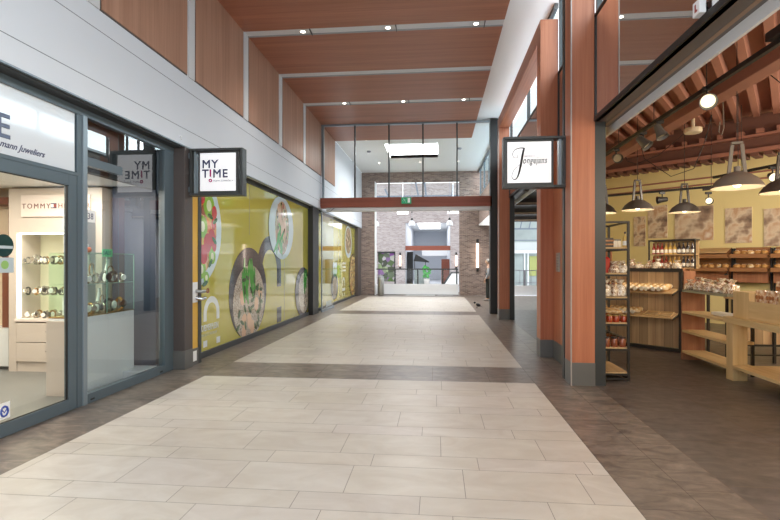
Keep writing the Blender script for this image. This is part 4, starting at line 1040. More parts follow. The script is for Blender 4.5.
for s_ in (1, -1):
    skin_body('sleeve', [(s_*.17, -.01, 1.4), (s_*.22, -.02, 1.3), (s_*.245, -.03, 1.14), (s_*.235, .07, .94)], [(0, 1), (1, 2), (2, 3)], [.075, .068, .058, .045], 'sleeve_grey', pe)
    P('shoe', MB().ell((s_*.12, .07, .045), (.05, .14, .05), 12, 8), 'shoe_pale', pe, smooth=60)
    h = P('hand', MB().ell((s_*.225, .12, .86), (.022, .03, .05), 10, 8), 'skin', pe, smooth=60)
    mb = MB()
    for k in range(4): mb.tube([(s_*.225, .1+.016*k, .83), (s_*.222, .108+.016*k, .79), (s_*.21, .112+.016*k, .765-.006*(k % 3))], [.009, .008, .006], 6)
    mb.tube([(s_*.22, .14, .875), (s_*.21, .165, .845), (s_*.205, .165, .815)], [.01, .009, .007], 6)
    P('fingers', mb, 'skin', h, smooth=60)
bd = O('bird', MB().ell((0, 0, .12), (.055, .1, .055), 12, 8, Matrix.Rotation(.3, 4, 'X')).ell((0, .1, .19), (.035, .04, .036), 10, 8).prism([(-.006, .13, .19), (.006, .13, .19), (0, .17, .182)], (0, 0, .01)).prism([(-.03, -.08, .09), (.03, -.08, .09), (.02, -.2, .05), (-.02, -.2, .05)], (0, 0, .004)).tube([(.025, .01, .08), (.025, .01, 0.003), (.025, .05, .003)], .006, 5).tube([(-.025, .01, .08), (-.025, .01, .003), (-.025, .05, .003)], .006, 5), 'ink', 'small black bird standing on the dark floor strip by the partition', 'bird', smooth=50, loc=(1.44, 17.5, 0), rz=R(60))
# ------------------------------------------------------------------ bakery shell
RZ = R(-44); U = Vector((math.cos(RZ), math.sin(RZ), 0)); V = Vector((-math.sin(RZ), math.cos(RZ), 0))
DU = Vector((3.738, 9.753, 0)); WU = Vector((7.28, 13.74, 0))
def dl(o, x, y, z): return tuple(o + U*x + V*y + Vector((0, 0, z)))
plain('bakery_yellow', (226, 211, 152), .75, var=.03, scale=2)
plain('rust_paint', (164, 112, 94), .6, var=.12, scale=3)
plain('rust_dark', (112, 74, 62), .65, var=.15, scale=3)
wood('plank_wood', (200, 172, 134), (162, 130, 98), 'Z', .6, 26, .04, planks=.145, plank_axis='X')
wood('shelf_wood', (212, 182, 136), (184, 150, 106), 'X', .55, 24, .04)
wood('shelf_wood_y', (212, 182, 136), (184, 150, 106), 'Y', .55, 24, .04)
wood('table_wood', (228, 200, 150), (202, 170, 118), 'Y', .5, 22, .05)
wood('table_wood_z', (228, 200, 150), (202, 170, 118), 'Z', .5, 22, .05)
wood('brown_board', (176, 122, 88), (142, 92, 64), 'Z', .6, 24, .04)
wood('rack_wood', (176, 126, 80), (138, 94, 58), 'X', .6, 24, .04)
plain('steel_black', (46, 42, 40), .45, spec=.4)
plain('top_grey', (150, 148, 124), .4)
plain('lamp_grey', (122, 112, 102), .45); plain('lamp_dark', (80, 74, 70), .45); plain('lamp_inside', (214, 200, 172), .5)
plain('cable_black', (40, 34, 32), .6)
plain('spot_grey', (104, 100, 96), .45)
S('wall_8', MB().prism([dl(WU, -4.7, 0, 0), dl(WU, 3.6, 0, 0), dl(WU, 3.6, .12, 0), dl(WU, -4.7, .12, 0)], (0, 0, 4.6)), 'bakery_yellow', 'yellow back wall of the bakery', 'wall')
S('wall_9', MB().box(9.8, 9.95, .9, 11.5, 0, 4.6), 'bakery_yellow', 'yellow far side wall of the bakery', 'wall')
S('wall_10', MB().box(2.35, 9.8, .9, 1.0, 0, 4.6), 'bakery_yellow', 'yellow near wall of the bakery', 'wall')
S('wall_11', MB().prism([(2.16, 8.55, 0), (4.06, 16.6, 0), (4.12, 16.6, 0), (2.22, 8.55, 0)], (0, 0, 4.6)).box(2.1, 2.16, 6.9, 8.56, 0, 4.6), 'bakery_yellow', 'yellow side wall of the bakery behind the metal rack', 'wall')
S('wall_12', MB().box(2.36, 2.42, .9, 8.6, 3.5, 4.6), 'rust_dark', 'dark upper wall inside the bakery over its entrance', 'wall')
mb = MB(); mb.box(2.2, 10, .9, 17, 4.6, 4.7)
rd = Vector((.56, .83, 0)).normalized(); pd = Vector((.83, -.56, 0))
for k in range(-32, 40):
    p = Vector((5.5, 8.5, 0)) + pd*(.31*k)
    a_ = p - rd*7.5; b_ = p + rd*7.5
    pts = []
    for q in range(61):
        s_ = a_ + (b_-a_)*(q/60)
        if 2.45 < s_.x < 9.7 and 1.1 < s_.y < 16.3 and (s_-WU).dot(V) < -3.1: pts.append(s_)
    if len(pts) > 2:
        p0, p1 = pts[0], pts[-1]; ax = pd*.075; bx = pd*.05
        e = [p0-ax+Vector((0, 0, 4.6)), p0-bx+Vector((0, 0, 4.46)), p0+bx+Vector((0, 0, 4.46)), p0+ax+Vector((0, 0, 4.6))]
        mb.prism(e, p1-p0)
S('ceiling', mb, 'rust_paint', 'rust painted ribbed deck ceiling of the bakery', 'ceiling')
t = T('beam', 'deep rust painted steel girder along the yellow wall', 'beam', tuple(WU - V*3.0), RZ, kind='structure')
P('web', MB().box(-4.2, 5.6, -.03, .03, 3.86, 4.58), 'rust_dark', t)
P('flange', MB().box(-4.2, 5.6, -.16, .16, 4.12, 4.17), 'rust_paint', t)
P('flange', MB().box(-4.2, 5.6, -.2, .2, 3.8, 3.88), 'rust_paint', t)
mb = MB()
for k in range(44): mb.box(-4.1+.22*k, -3.97+.22*k, -.19, .19, 3.73, 3.8)
P('corrugation', mb, 'rust_dark', t)
mb = MB()
for k in range(22):
    mb.box(-3.9+.33*k, -3.9+.33*k+random.uniform(.06, .16), -.2, -.05, 4.17, 4.17+random.uniform(.06, .12))
P('packing_blocks', mb, 'rust_paint', t)
S('beam', MB().box(3.5, 3.72, 1.0, 11.4, 3.7, 3.92), 'rust_paint', 'shallow rust painted beam running into the bakery', 'beam', bevel=.01)
for z_, yy, lb in ((3.88, -.1, 'upper thin rust painted pipe along the yellow wall'), (3.7, -.15, 'lower thin rust painted pipe along the yellow wall')):
    O('pipe', MB().tube([dl(WU, -3.0, yy, z_), dl(WU, 3.4, yy, z_)], .022, 8), 'rust_paint', lb, 'pipe', smooth=50)

# ------------------------------------------------------------------ wall prints
pics = [(-1.97, -1.63, 2.10, 2.98), (-1.57, -1.04, 2.32, 3.26), (-.85, .09, 2.22, 3.15), (.35, .93, 2.12, 3.03), (1.17, 1.9, 2.02, 2.95)]
ptx = ['narrow print of bread shelves nearest the metal rack', 'print with dark vertical shapes between the narrow print and the wide one', 'wide blurred print above the bread racks', 'tall print with reddish loaves at its foot, next after the wide print', 'large print cut off by the edge of the entrance view']
for i, (a_, b_, z0, z1) in enumerate(pics):
    speckle('print_%d' % i, [(.28, (84, 70, 64)), (.42, (160, 136, 116)), (.52, (216, 200, 176)), (.64, (190, 150, 116)), (.76, (224, 212, 196))], [4.5, 3.2, 2.0, 2.8, 2.4][i], .6, 'noise', distort=.1)
    t = T('wall_print', 'blurred brown ' + ptx[i], 'picture', dl(WU, a_, -.03, z0), RZ, 'unframed bakery prints')
    P('panel', MB().box(0, b_-a_, 0, .03, 0, z1-z0), 'lamp_inside', t, bevel=.002)
    P('print', MB().box(.004, b_-a_-.004, -.002, 0, .004, z1-z0-.004), 'print_%d' % i, t)

# ------------------------------------------------------------------ food
speckle('bread', [(.2, (150, 92, 44)), (.5, (200, 148, 84)), (.8, (226, 190, 130))], 9, .55, 'noise')
speckle('wrapped_bread', [(.34, (190, 138, 84)), (.5, (226, 190, 132)), (.66, (248, 236, 206))], 11, .25, 'noise', coat=.5)
speckle('cello', [(.3, (150, 114, 86)), (.42, (196, 172, 142)), (.54, (234, 224, 206)), (.7, (250, 246, 236))], 24, .15, 'noise', coat=.8, distort=1.5)
speckle('cello_dark', [(.32, (120, 84, 62)), (.44, (170, 134, 104)), (.54, (224, 208, 184)), (.7, (248, 243, 232))], 22, .15, 'noise', coat=.8, distort=1.5)
speckle('cookie', [(.3, (140, 84, 48)), (.6, (190, 130, 80)), (.8, (216, 170, 110))], 20, .5, 'noise')
speckle('pack_wrap', [(.3, (176, 116, 74)), (.5, (226, 190, 150)), (.65, (244, 232, 210))], 16, .15, 'noise', coat=.6)
plain('clear_wrap', (236, 226, 206), .15, coat=.6)
plain('label_white', (240, 234, 222), .4); plain('bottle_red', (150, 44, 36), .12, coat=.6); plain('bottle_yellow', (222, 182, 96), .12, coat=.6); plain('bottle_dark', (46, 34, 40), .12, coat=.6)
plain('jar_red', (170, 66, 36), .15, coat=.6); plain('jar_brown', (150, 84, 56), .15, coat=.6); plain('jar_lid', (60, 50, 46), .35); plain('jar_gold', (190, 160, 100), .3, .5)
plain('pack_red', (186, 44, 36), .3)
def bag_mesh(n, h, w, seed):
    random.seed(seed)
    ph = [random.uniform(0, 6) for _ in range(3)]
    def wob(t, z): return 1 + .12*math.sin(3*t+ph[0]+z*20) + .08*math.sin(7*t+ph[1]-z*33)
    mb = MB().lathe([(.3*w, 0), (.5*w, .03*h), (.52*w, .3*h), (.45*w, .55*h), (.2*w, .7*h), (.12*w, .74*h), (.3*w, .92*h), (.34*w, 1.0*h)], 14, None, True, wob)
    return mb
def bagset(seed, h, w, mat, tie, label, loc, group):
    t = T('cellophane_bag', label, 'bag', loc, random.uniform(0, 3), group)
    P('wrap', bag_mesh(0, h, w, seed), mat, t, smooth=70)
    P('tie', MB().tube([(.12*w*math.cos(a_*PI/5), .12*w*math.sin(a_*PI/5), .74*h) for a_ in range(10)], .008, 5, True), tie, t)
    return t
bagproto = [bagset(1, .2, .15, 'cello', 'gold', 'cellophane biscuit bag, first from the metal rack on top of the bread unit', dl(DU, -.86, .12, 1.5), 'bags on top of the bread unit'),
            bagset(2, .2, .15, 'cello_dark', 'key_red', 'cellophane biscuit bag, second from the metal rack on top of the bread unit', dl(DU, -.69, .1, 1.5), 'bags on top of the bread unit')]
for k in range(2, 11):
    dup(bagproto[k % 2], dl(DU, -.86+.165*k, .05+.05*(k % 2) - (.03 if k > 6 else 0), 1.5), k*.9, 'cellophane biscuit bag, %s from the metal rack on top of the bread unit' % ORD[k], None, (1, 1, .62+.14*((k*7) % 3)))
# ------------------------------------------------------------------ diagonal bread unit
t = T('bread_unit', 'plank backed bread unit in a black steel frame with two sloping shelves', 'shelf unit', tuple(DU), RZ)
P('plank_back', MB().box(-.98, .84, 0, .03, .07, 1.45), 'plank_wood', t)
P('top_board', MB().box(-1.0, .88, -.02, .42, 1.45, 1.5), 'brown_board', t, bevel=.004)
mb = MB()
for xx in (-1.0, .86): P('post', MB().box(xx-.025, xx+.025, -.03, .03, 0, 1.45), 'steel_black', t)
P('base_rail', MB().box(-.98, .84, -.03, .03, 0, .06), 'steel_black', t)
P('top_rail', MB().box(-1.02, .9, -.035, -.02, 1.44, 1.505), 'steel_black', t)
for z0 in (1.08, .64):
    P('shelf', MB().prism([(-.97, -.3, z0-.03), (-.97, 0, z0+.04), (-.97, 0, z0+.065), (-.97, -.3, z0-.005)], (1.79, 0, 0)), 'shelf_wood', t, bevel=.003)
    P('shelf_bracket', MB().bar((.83, -.3, z0-.04), (.83, 0, z0+.03), .02), 'steel_black', t)
O('wood_panel', MB().box(4.4, 4.6, 9.14, 9.17, 0, 1.46), 'brown_board', 'reddish brown board standing between the bread unit and the low open shelf', 'board', bevel=.003)
O('wood_panel', MB().box(4.7, 4.78, 9.2, 9.24, 0, 1.1), 'brown_board', 'narrow brown board behind the low open shelf', 'board', bevel=.003)
# loaves
def loaf(label, loc, rz, mat, group, k=1.0):
    t = T('wrapped_loaf', label, 'bread', loc, rz, group)
    P('loaf', MB().ell((0, 0, .055*k), (.06*k, .175*k, .062*k), 12, 8, None, .06), mat, t, smooth=70)
    P('wrap_end', MB().lathe([(.03*k, 0), (.012*k, .03), (.04*k, .07)], 8, Matrix.Translation((0, -.165*k, .055*k)) @ Matrix.Rotation(PI/2, 4, 'X')), 'clear_wrap', t, smooth=60)
    return t
tilt = math.atan(.07/.3)
lp = None
for i in range(15):
    loc = dl(DU, -.86+.11*i, -.15, 1.115)
    lb = 'wrapped loaf %s from the metal rack on the upper sloping bread shelf' % ORD[i]
    if lp is None: lp = loaf(lb, loc, RZ-.1, 'wrapped_bread', 'loaves on the upper bread shelf')
    else: q = dup(lp, loc, RZ-.1+random.uniform(-.12, .12), lb)
for o in [x_ for x_ in COL.objects if x_.get('group') == 'loaves on the upper bread shelf']: o.rotation_euler.x = tilt*.6
for i in range(11):
    q = dup(lp, dl(DU, -.86+.105*i, -.15, .675), RZ-.1+random.uniform(-.15, .15), 'wrapped roll loaf %s from the metal rack on the lower sloping bread shelf' % ORD[i], 'loaves on the lower bread shelf', (.95, .8, .95))
    q.rotation_euler.x = tilt*.6
for k_, xx in enumerate((.42, .66)):
    t = T('bread_tray', 'shallow light wood tray %s after the rolls on the lower bread shelf' % ORD[k_], 'tray', dl(DU, xx, -.14, .665), RZ); t.rotation_euler.x = tilt
    P('base', MB().box(-.11, .11, -.12, .12, 0, .01), 'shelf_wood', t); P('rim', MB().box(-.11, .11, -.12, -.11, .01, .03).box(-.11, .11, .11, .12, .01, .03).box(-.11, -.1, -.11, .11, .01, .03).box(.1, .11, -.11, .11, .01, .03), 'table_wood', t)
# bottle shelf
t = T('bottle_shelf', 'small black framed wooden bottle shelf standing on the bread unit', 'shelf', dl(DU, .25, .18, 1.5), RZ)
mb = MB()
P('back', MB().box(0, .78, .2, .215, 0, .52), 'shelf_wood', t)
for z0 in (0, .25): P('shelf_board', MB().box(0.015, .765, 0, .2, z0, z0+.02), 'shelf_wood', t)
P('top', MB().box(-.01, .79, -.01, .22, .515, .54), 'steel_black', t)
for xx in (0, .78): P('post', MB().box(xx-.012, xx+.012, -.01, .015, 0, .515), 'steel_black', t)
def bottle(label, loc, mat, group, lid):
    t = T('bottle', label, 'bottle', loc, 0, group)
    P('glass_body', MB().lathe([(.02, 0), (.03, .004), (.031, .1), (.026, .13), (.012, .16), (.012, .19)], 12), mat, t, smooth=50)
    P('label', MB().lathe([(.0318, .025), (.0318, .085)], 12, cap=False), 'label_white', t, smooth=50)
    P('cap', MB().lathe([(.014, .185), (.014, .21), (.001, .211)], 10), lid, t)
    return t
prot = {}
kinds = [('bottle_red', 'red', 'bottle_red')]*3 + [('bottle_yellow', 'yellow', 'jar_gold')]*3 + [('bottle_dark', 'dark', 'jar_lid')]*4
for row, (z0, rn) in enumerate(((.27, 'upper'), (.02, 'lower'))):
    cnt = {}
    for i, (m1, cn, lid) in enumerate(kinds):
        if row == 1: m1, cn, lid = kinds[0] if i < 4 else (kinds[4] if i < 7 else kinds[8])
        cnt[cn] = cnt.get(cn, 0)+1
        loc = dl(DU, .25+.055+.073*i, .18+.08, 1.5+z0)
        lb = 'white labelled %s bottle, %s of its colour from the metal rack, %s bottle shelf row' % (cn, ORD[cnt[cn]-1], rn)
        if cn in prot: dup(prot[cn], loc, None, lb, 'bottles in the %s row' % rn)
        else: prot[cn] = bottle(lb, loc, m1, 'bottles in the %s row' % rn, lid)

# ------------------------------------------------------------------ metal rack by the jamb
RX0, RX1, RY0, RY1 = 2.24, 2.6, 6.84, 7.62
LV = [1.818, 1.468, 1.145, .795, .458, .122]
t = T('metal_rack', 'tall black steel rack with wooden shelves just inside the bakery entrance', 'rack', (RX0, RY0, 0))
for xx in (0, RX1-RX0-.03):
    for yy in (0, RY1-RY0-.03): P('post', MB().box(xx, xx+.03, yy, yy+.03, 0, 2.17), 'steel_black', t)
def ring(z):
    a, b, c = RX1-RX0, RY1-RY0, .025
    return MB().box(.03, a-.03, 0, c, z-c, z).box(.03, a-.03, b-c, b, z-c, z).box(0, c, .03, b-.03, z-c, z).box(a-c, a, .03, b-.03, z-c, z)
P('top_frame', ring(2.17), 'steel_black', t); P('foot_frame', ring(.045), 'steel_black', t)
for z0 in LV:
    s_ = P('shelf', MB().box(.015, RX1-RX0-.015, .015, RY1-RY0-.015, z0-.02, z0), 'shelf_wood_y', t)
    P('shelf_frame', ring(z0-.02), 'steel_black', s_)
def jar(label, loc, mat, lid, r, h, group):
    t = T('jar', label, 'jar', loc, 0, group)
    P('glass_body', MB().lathe([(r*.9, 0), (r, .006), (r, h*.78), (r*.8, h*.86)], 14), mat, t, smooth=50)
    P('lid', MB().lathe([(r*.9, h*.84), (r*.92, h), (.001, h)], 14), lid, t, smooth=50)
    return t
jp = jar('jar of red jam first from the outer post on the fourth rack shelf down', (2.545, 6.9, .795), 'jar_red', 'jar_gold', .04, .1, 'red jam jars on the rack')
for i in range(1, 6): dup(jp, (2.545-.055*(i % 2)*0-.012*(i % 2), 6.9+.12*i, .795), None, 'jar of red jam %s from the outer post on the fourth rack shelf down' % ORD[i])
for i in range(3): dup(jp, (2.44-.085*i, 6.9, .795), None, 'red jam jar in the front row of the fourth rack shelf, %s inward' % ORD[i+1])
jp2 = jar('dark lidded brown jar first from the outer post on the fifth rack shelf down', (2.53, 6.91, .458), 'jar_brown', 'jar_lid', .045, .135, 'brown jars on the rack')
for i in range(1, 6): dup(jp2, (2.53, 6.91+.13*i, .458), None, 'dark lidded brown jar %s from the outer post on the fifth rack shelf down' % ORD[i])
for i in range(2): dup(jp2, (2.42-.1*i, 6.91, .458), None, 'dark lidded brown jar in the front row of the fifth rack shelf, %s inward' % ORD[i+1])
for i in range(6):
    dup(bagproto[1 if i % 2 else 0], (2.5-.1*(i % 2), 6.95+.115*i, 1.145), i*1.1, 'tall cellophane bag %s from the corner post on the third rack shelf down' % ORD[i], 'bags on the third rack shelf', (1, 1, 1.15))
for i in range(4):
    dup(bagproto[1], (2.46, 6.98+.15*i, 1.468), i*1.3, 'dark wrapped bread bag, %s from the corner post on the second rack shelf down' % ORD[i], 'bags on the second rack shelf', (1.1, 1.1, .8))
for i in range(3):
    dup(bagproto[i % 2], (2.31+.1*i, 6.91, 1.145), i*1.7, 'tall cellophane bag in the front of the third rack shelf, %s from the jamb' % ORD[i], 'bags on the third rack shelf', (.95, .8, 1.15))
for i in range(2):
    dup(bagproto[1-i], (2.42+.11*i, 6.91, 1.468), i*1.7, 'squat wrapped bag in front on the second rack shelf, %s after the red packet' % ORD[i], 'bags on the second rack shelf', (1.0, .8, .75))
for i in range(4):
    dup(lp, (2.44, 7.0+.15*i, .795+.1), PI/2+.2*i-.3, 'wrapped loaf lying over the jam jars, %s from the corner post of the metal rack' % ORD[i], 'loaves on the metal rack', (.6, .7, .6))
O('red_packet', MB().box(-.05, .05, -.02, .02, 0, .19).prism([(-.05, -.02, .19), (.05, -.02, .19), (.03, 0, .22), (-.03, 0, .22)], (0, .02, 0)), 'pack_red', 'bright red packet standing on the second rack shelf down by the door jamb', 'packet', loc=(2.315, 6.93, 1.468), bevel=.003)
t = T('gift_box', 'dark banded box on the top shelf of the metal rack', 'box', (2.34, 6.95, 1.818)); P('body', MB().box(-.07, .07, -.05, .05, 0, .13), 'jar_lid', t, bevel=.004); P('band', MB().box(-.072, .072, -.052, .052, .08, .1).box(-.072, .072, -.052, .052, .03, .05), 'cookie', t)
for i, (xx, r) in enumerate(((2.44, .04), (2.5, .036))):
    jar('squat glass jar with grey lid, %s from the dark box on the top rack shelf' % ORD[i], (xx, 6.95+.02*i, 1.818), 'clear_wrap', 'lamp_grey', r, .11, 'jars on the top rack shelf')
bottle('small clear bottle with a black cap on the top rack shelf by the corner post', (2.56, 6.9, 1.818), 'bottle_yellow', 'bottles on the top rack shelf', 'jar_lid')
# drinks cooler behind the rack
t = T('cooler', 'small cooler with a red lit header behind the metal rack', 'cooler', (3.25, 11.2, 0), RZ)
P('body', MB().box(-.45, .3, .1, .6, 0, 1.6), 'lamp_dark', t); P('header', MB().box(-.45, .3, .04, .1, 1.62, 1.86).box(-.45, .3, .1, .6, 1.6, 1.86), 'cooler_red' if 0 else 'pack_red', t); P('shelf_goods', MB().box(-.4, .25, .06, .1, 1.1, 1.55), 'cello', t)
O('wood_panel', MB().box(-.1, .14, 0, .04, 0, 1.86), 'brown_board', 'tall brown board beside the cooler behind the metal rack', 'board', loc=(3.66, 11.0, 0), rz=RZ)

# ------------------------------------------------------------------ low open shelf
t = T('open_shelf', 'low open shelf of light wood boards on black steel posts', 'shelf unit', (4.05, 7.22, 0))
P('top_board', MB().box(0, .4, 0, 1.25, 1.125, 1.165), 'top_grey', t, bevel=.003)
for z0 in (.77, .46, .12): P('shelf', MB().box(0, .36, .0, 1.25, z0, z0+.04), 'table_wood', t, bevel=.003)
for (xx, yy) in ((.36, 1.17), (.36, .05), (.02, 1.22), (.02, .02)):
    P('post', MB().box(xx, xx+.035, yy, yy+.035, 0 if xx > .1 else 0, 1.125), 'steel_black', t) if xx > .1 else None
mb = MB()
for z0 in (.75, .44, .1): P('back_rail', MB().box(.37, .395, .05, 1.2, z0, z0+.025), 'steel_black', t)
P('end_bar', MB().box(-.0, .36, 1.25, 1.28, 0, 1.125), 'brown_board', t)
random.seed(11)
for i in range(9):
    dup(bagproto[(i+1) % 2], (4.13+.12*(i % 2), 8.38-.135*i, 1.165), i*.8, 'cellophane bag of cookies %s from the plank bread unit on the low open shelf' % ORD[i], 'cookie bags on the low open shelf', (1.05, 1.05, .85+.1*(i % 3)))
O('paper_roll', MB().box(0, .16, 0, .45, 0, .05), 'label_white', 'white paper bag pack lying on the second board of the low open shelf', 'paper', loc=(4.2, 7.45, .81), bevel=.012)

# ------------------------------------------------------------------ table and display crate
t = T('table', 'sturdy light wood table with square legs and a low board', 'table', (3.97, 4.5, 0))
P('tabletop', MB().box(0, .95, 0, 2.67, .78, .863), 'table_wood', t, bevel=.004)
for (xx, yy) in ((.03, 2.5), (.03, .02), (.75, 2.5), (.75, .02)): P('leg', MB().box(xx, xx+.19, yy, yy+.15, 0, .78), 'table_wood_z', t, bevel=.004)
P('low_board', MB().box(-.01, .95, .17, 2.44, .185, .225), 'table_wood', t, bevel=.004)
P('board_bearer', MB().box(.1, .85, .17, .22, .14, .185).box(.1, .85, 2.4, 2.45, .14, .185), 'steel_black', t)
t = T('display_crate', 'pale wooden display crate on the light wood table', 'crate', (4.05, 5.2, .863))
P('end_block', MB().box(0, .5, 1.54, 1.88, 0, .355), 'table_wood_z', t, bevel=.004)
P('front_panel', MB().box(0, .02, 0, 1.54, 0, .24), 'table_wood', t, bevel=.003)
P('step', MB().box(.02, .25, 0, 1.54, 0, .19), 'shelf_wood_y', t)
P('step', MB().box(.25, .5, 0, 1.54, 0, .3), 'shelf_wood_y', t)
P('divider', MB().box(.02, .5, 1.0, 1.02, .15, .33), 'shelf_wood_y', t)
def pack(label, loc, group):
    t = T('cookie_pack', label, 'cookies', loc, 0, group)
    P('wrap', MB().box(-.05, .05, -.085, .085, 0, .2), 'pack_wrap', t, bevel=.01)
    mb = MB()
    for k in range(3): mb.lathe([(.001, 0), (.026, 0), (.028, .006), (.001, .012)], 12, Matrix.Translation((-.051, -.05+.05*k, .11)) @ Matrix.Rotation(-PI/2, 4, 'Y'))
    P('cookies', mb, 'cookie', t)
    return t
pk = None
for row, (xx, z0, rn) in enumerate(((4.17, 1.053, 'front'), (4.42, 1.163, 'back'))):
    for i in range(6):
        loc = (xx, 6.64-.2*i, z0)
        lb = 'clear pack of brown cookies, %s from the crate end block in the %s row' % (ORD[i], rn)
        if pk is None: pk = pack(lb, loc, 'cookie packs in the crate')
        else: dup(pk, loc, random.uniform(-.1, .1), lb)
t = T('plank_counter', 'plank fronted counter on black steel legs behind the table', 'counter', (4.9, 8.3, 0))
P('plank_front', MB().box(0, 1.5, 0, .03, .3, 1.0), 'plank_wood', t); P('counter_top', MB().box(-.02, 1.52, -.02, .5, 1.0, 1.04), 'shelf_wood', t)
for (xx, yy) in ((-.02, 0), (.44, 0), (1.48, 0), (-.02, .45), (1.48, .45)): P('leg', MB().box(xx, xx+.035, yy-.036, yy-.001, 0, 1.0), 'steel_black', t)
P('rail', MB().box(-.02, 1.5, -.035, -.005, .27, .3).box(-.02, 1.5, -.035, -.005, .12, .14), 'steel_black', t)

# ------------------------------------------------------------------ wall bread racks
for k, (a_, b_, nm) in enumerate(((-.3, .53, 'first'), (.58, 1.34, 'second'), (1.4, 2.2, 'third'))):
    W_ = b_-a_
    t = T('bread_rack', 'two tier wooden bread rack, %s along the yellow wall from the bottle shelf' % nm, 'bread rack', dl(WU, a_, -.42, 0), RZ, 'wall bread racks')
    for xx in (-.02, W_-.02): P('upright', MB().box(xx, xx+.04, .3, .36, 0, 1.98), 'steel_black', t)
    P('back_board', MB().box(.02, W_-.02, .36, .39, 1.1, 2.0), 'rack_wood', t)
    for z0 in (1.42, 1.76):
        tr = P('tray', MB().prism([(.02, -.08, z0), (.02, .36, z0+.1), (.02, .36, z0+.12), (.02, -.08, z0+.02)], (W_-.04, 0, 0)), 'rack_wood', t)
        P('front_lip', MB().box(.0, W_, -.1, -.08, z0-.03, z0+.07), 'rack_wood', tr)
    P('skirt', MB().box(0.02, W_-.02, .1, .12, 1.12, 1.38), 'brown_board', t)
    for z0, tn in ((1.44, 'lower'), (1.78, 'upper')):
        if k == 0 and tn == 'upper':
            P('cover_board', MB().prism([(.04, -.05, 1.86), (.04, .34, 1.98), (.04, .34, 2.0), (.04, -.05, 1.88)], (W_-.08, 0, 0)), 'shelf_wood', t); continue
        for i in range(5):
            x_, y_ = .11+i*(W_-.2)/4, .07+.08*(i % 2)
            r_ = T('bread_roll', 'brown bread roll, %s in the %s tray of the %s wall rack' % (ORD[i], tn, nm), 'bread', dl(WU, a_+x_, -.42+y_, z0+.035), RZ+random.uniform(-.6, .6), 'rolls in the wall racks')
            P('crust', MB().ell((0, 0, .05), (.085, .07, .055), 10, 7, None, .08), 'bread' if (i+k) % 3 else 'wrapped_bread', r_, smooth=70)
            P('score', MB().ell((0, 0, .1), (.05, .012, .008), 8, 5), 'label_white', r_)
O('tongs', MB().tube([(0, 0, 0), (0, -.1, -.06)], .012, 6).ell((0, -.14, -.08), (.05, .06, .02), 10, 6), 'steel_black', 'black tongs hanging under the first wall bread rack', 'tongs', loc=dl(WU, .55, -.55, 1.4), rz=RZ)

# ------------------------------------------------------------------ pendants, tracks and spots
def pendant(label, loc, dia, mat, ceil=4.3):
    t = T('pendant_lamp', label, 'pendant lamp', loc, random.uniform(-.3, .3), 'bakery pendant lamps')
    r = dia/2
    P('shade', MB().lathe([(r, 0), (r*.97, .02), (r*.78, .1), (r*.5, .16), (r*.26, .19), (.035, .2), (.035, .26), (.001, .262)], 28, cap=False), mat, t, smooth=45)
    P('shade_inside', MB().lathe([(r*.985, .002), (r*.95, .018), (r*.76, .092), (r*.48, .15), (r*.2, .18), (.001, .185)], 28, cap=False), 'lamp_inside', t, smooth=45)
    P('bulb', MB().ell((0, 0, .06), (.05, .05, .06), 12, 8), 'lamp_warm', t, smooth=60)
    P('socket', MB().lathe([(.03, .11), (.03, .185)], 10), 'lamp_dark', t)
    y = MB(); h = .26
    for s_ in (-1, 1): y.bar((s_*.085, 0, .17), (s_*.05, 0, .17+h+.1), .025, .04)
    y.bar((-.06, 0, .17+h+.12), (.06, 0, .17+h+.12), .035, .03)
    P('yoke', y, mat, t, bevel=.004)
    P('cord', MB().tube([(0, 0, .17+h+.13), (0, 0, ceil-loc[2])], .005, 5), 'cable_black', t)
    return t
pend = [(3.653, 6.306, 2.52, .56, 'lamp_grey', 'large grey pendant lamp hanging nearest the bakery entrance'), (4.774, 9.89, 2.58, .55, 'lamp_dark', 'dark pendant lamp hanging in front of the wide wall print'), (3.693, 9.359, 2.58, .55, 'lamp_dark', 'dark pendant lamp hanging above the plank bread unit'), (3.266, 9.927, 2.58, .5, 'lamp_dark', 'dark pendant lamp half hidden by the door jamb'), (4.80, 7.25, 2.58, .55, 'lamp_dark', 'dark pendant lamp cut off at the outer edge of the view')]
for (x_, y_, z_, d_, m1, lb) in pend: pendant(lb, (x_, y_, z_), d_, m1)
def track(label, p0, p1, w=.035, h=.04):
    t = T('light_track', label, 'light track', kind=None)
    p0 = Vector(p0); p1 = Vector(p1)
    P('rail', MB().bar(p0, p1, w, h), 'steel_black', t)
    n = max(2, int((p1-p0).length/1.6)+1)
    for k in range(n):
        q = p0+(p1-p0)*((k+.3)/n)
        P('suspension_wire', MB().tube([q, (q.x, q.y, 4.3)], .005, 5), 'cable_black', t)
    return t
track('long black light track running into the bakery beside the wide beam', (3.1, 10.4, 3.6), (3.07, 2.2, 3.6), .05, .05)
track('black light track hanging before the yellow wall prints', (3.0, 10.86, 3.0), (5.55, 9.0, 3.0))
track('short black light track behind the large grey pendant', (4.75, 9.2, 2.92), (5.4, 8.6, 2.92))
track('black light track above the table', (4.5, 8.4, 3.0), (5.6, 5.9, 3.05))
O('track_box', MB().bar((3.07, 4.75, 3.66), (3.07, 3.2, 3.66), .16, .08), 'steel_black', 'thick black power box on top of the long light track', 'power box', bevel=.006)
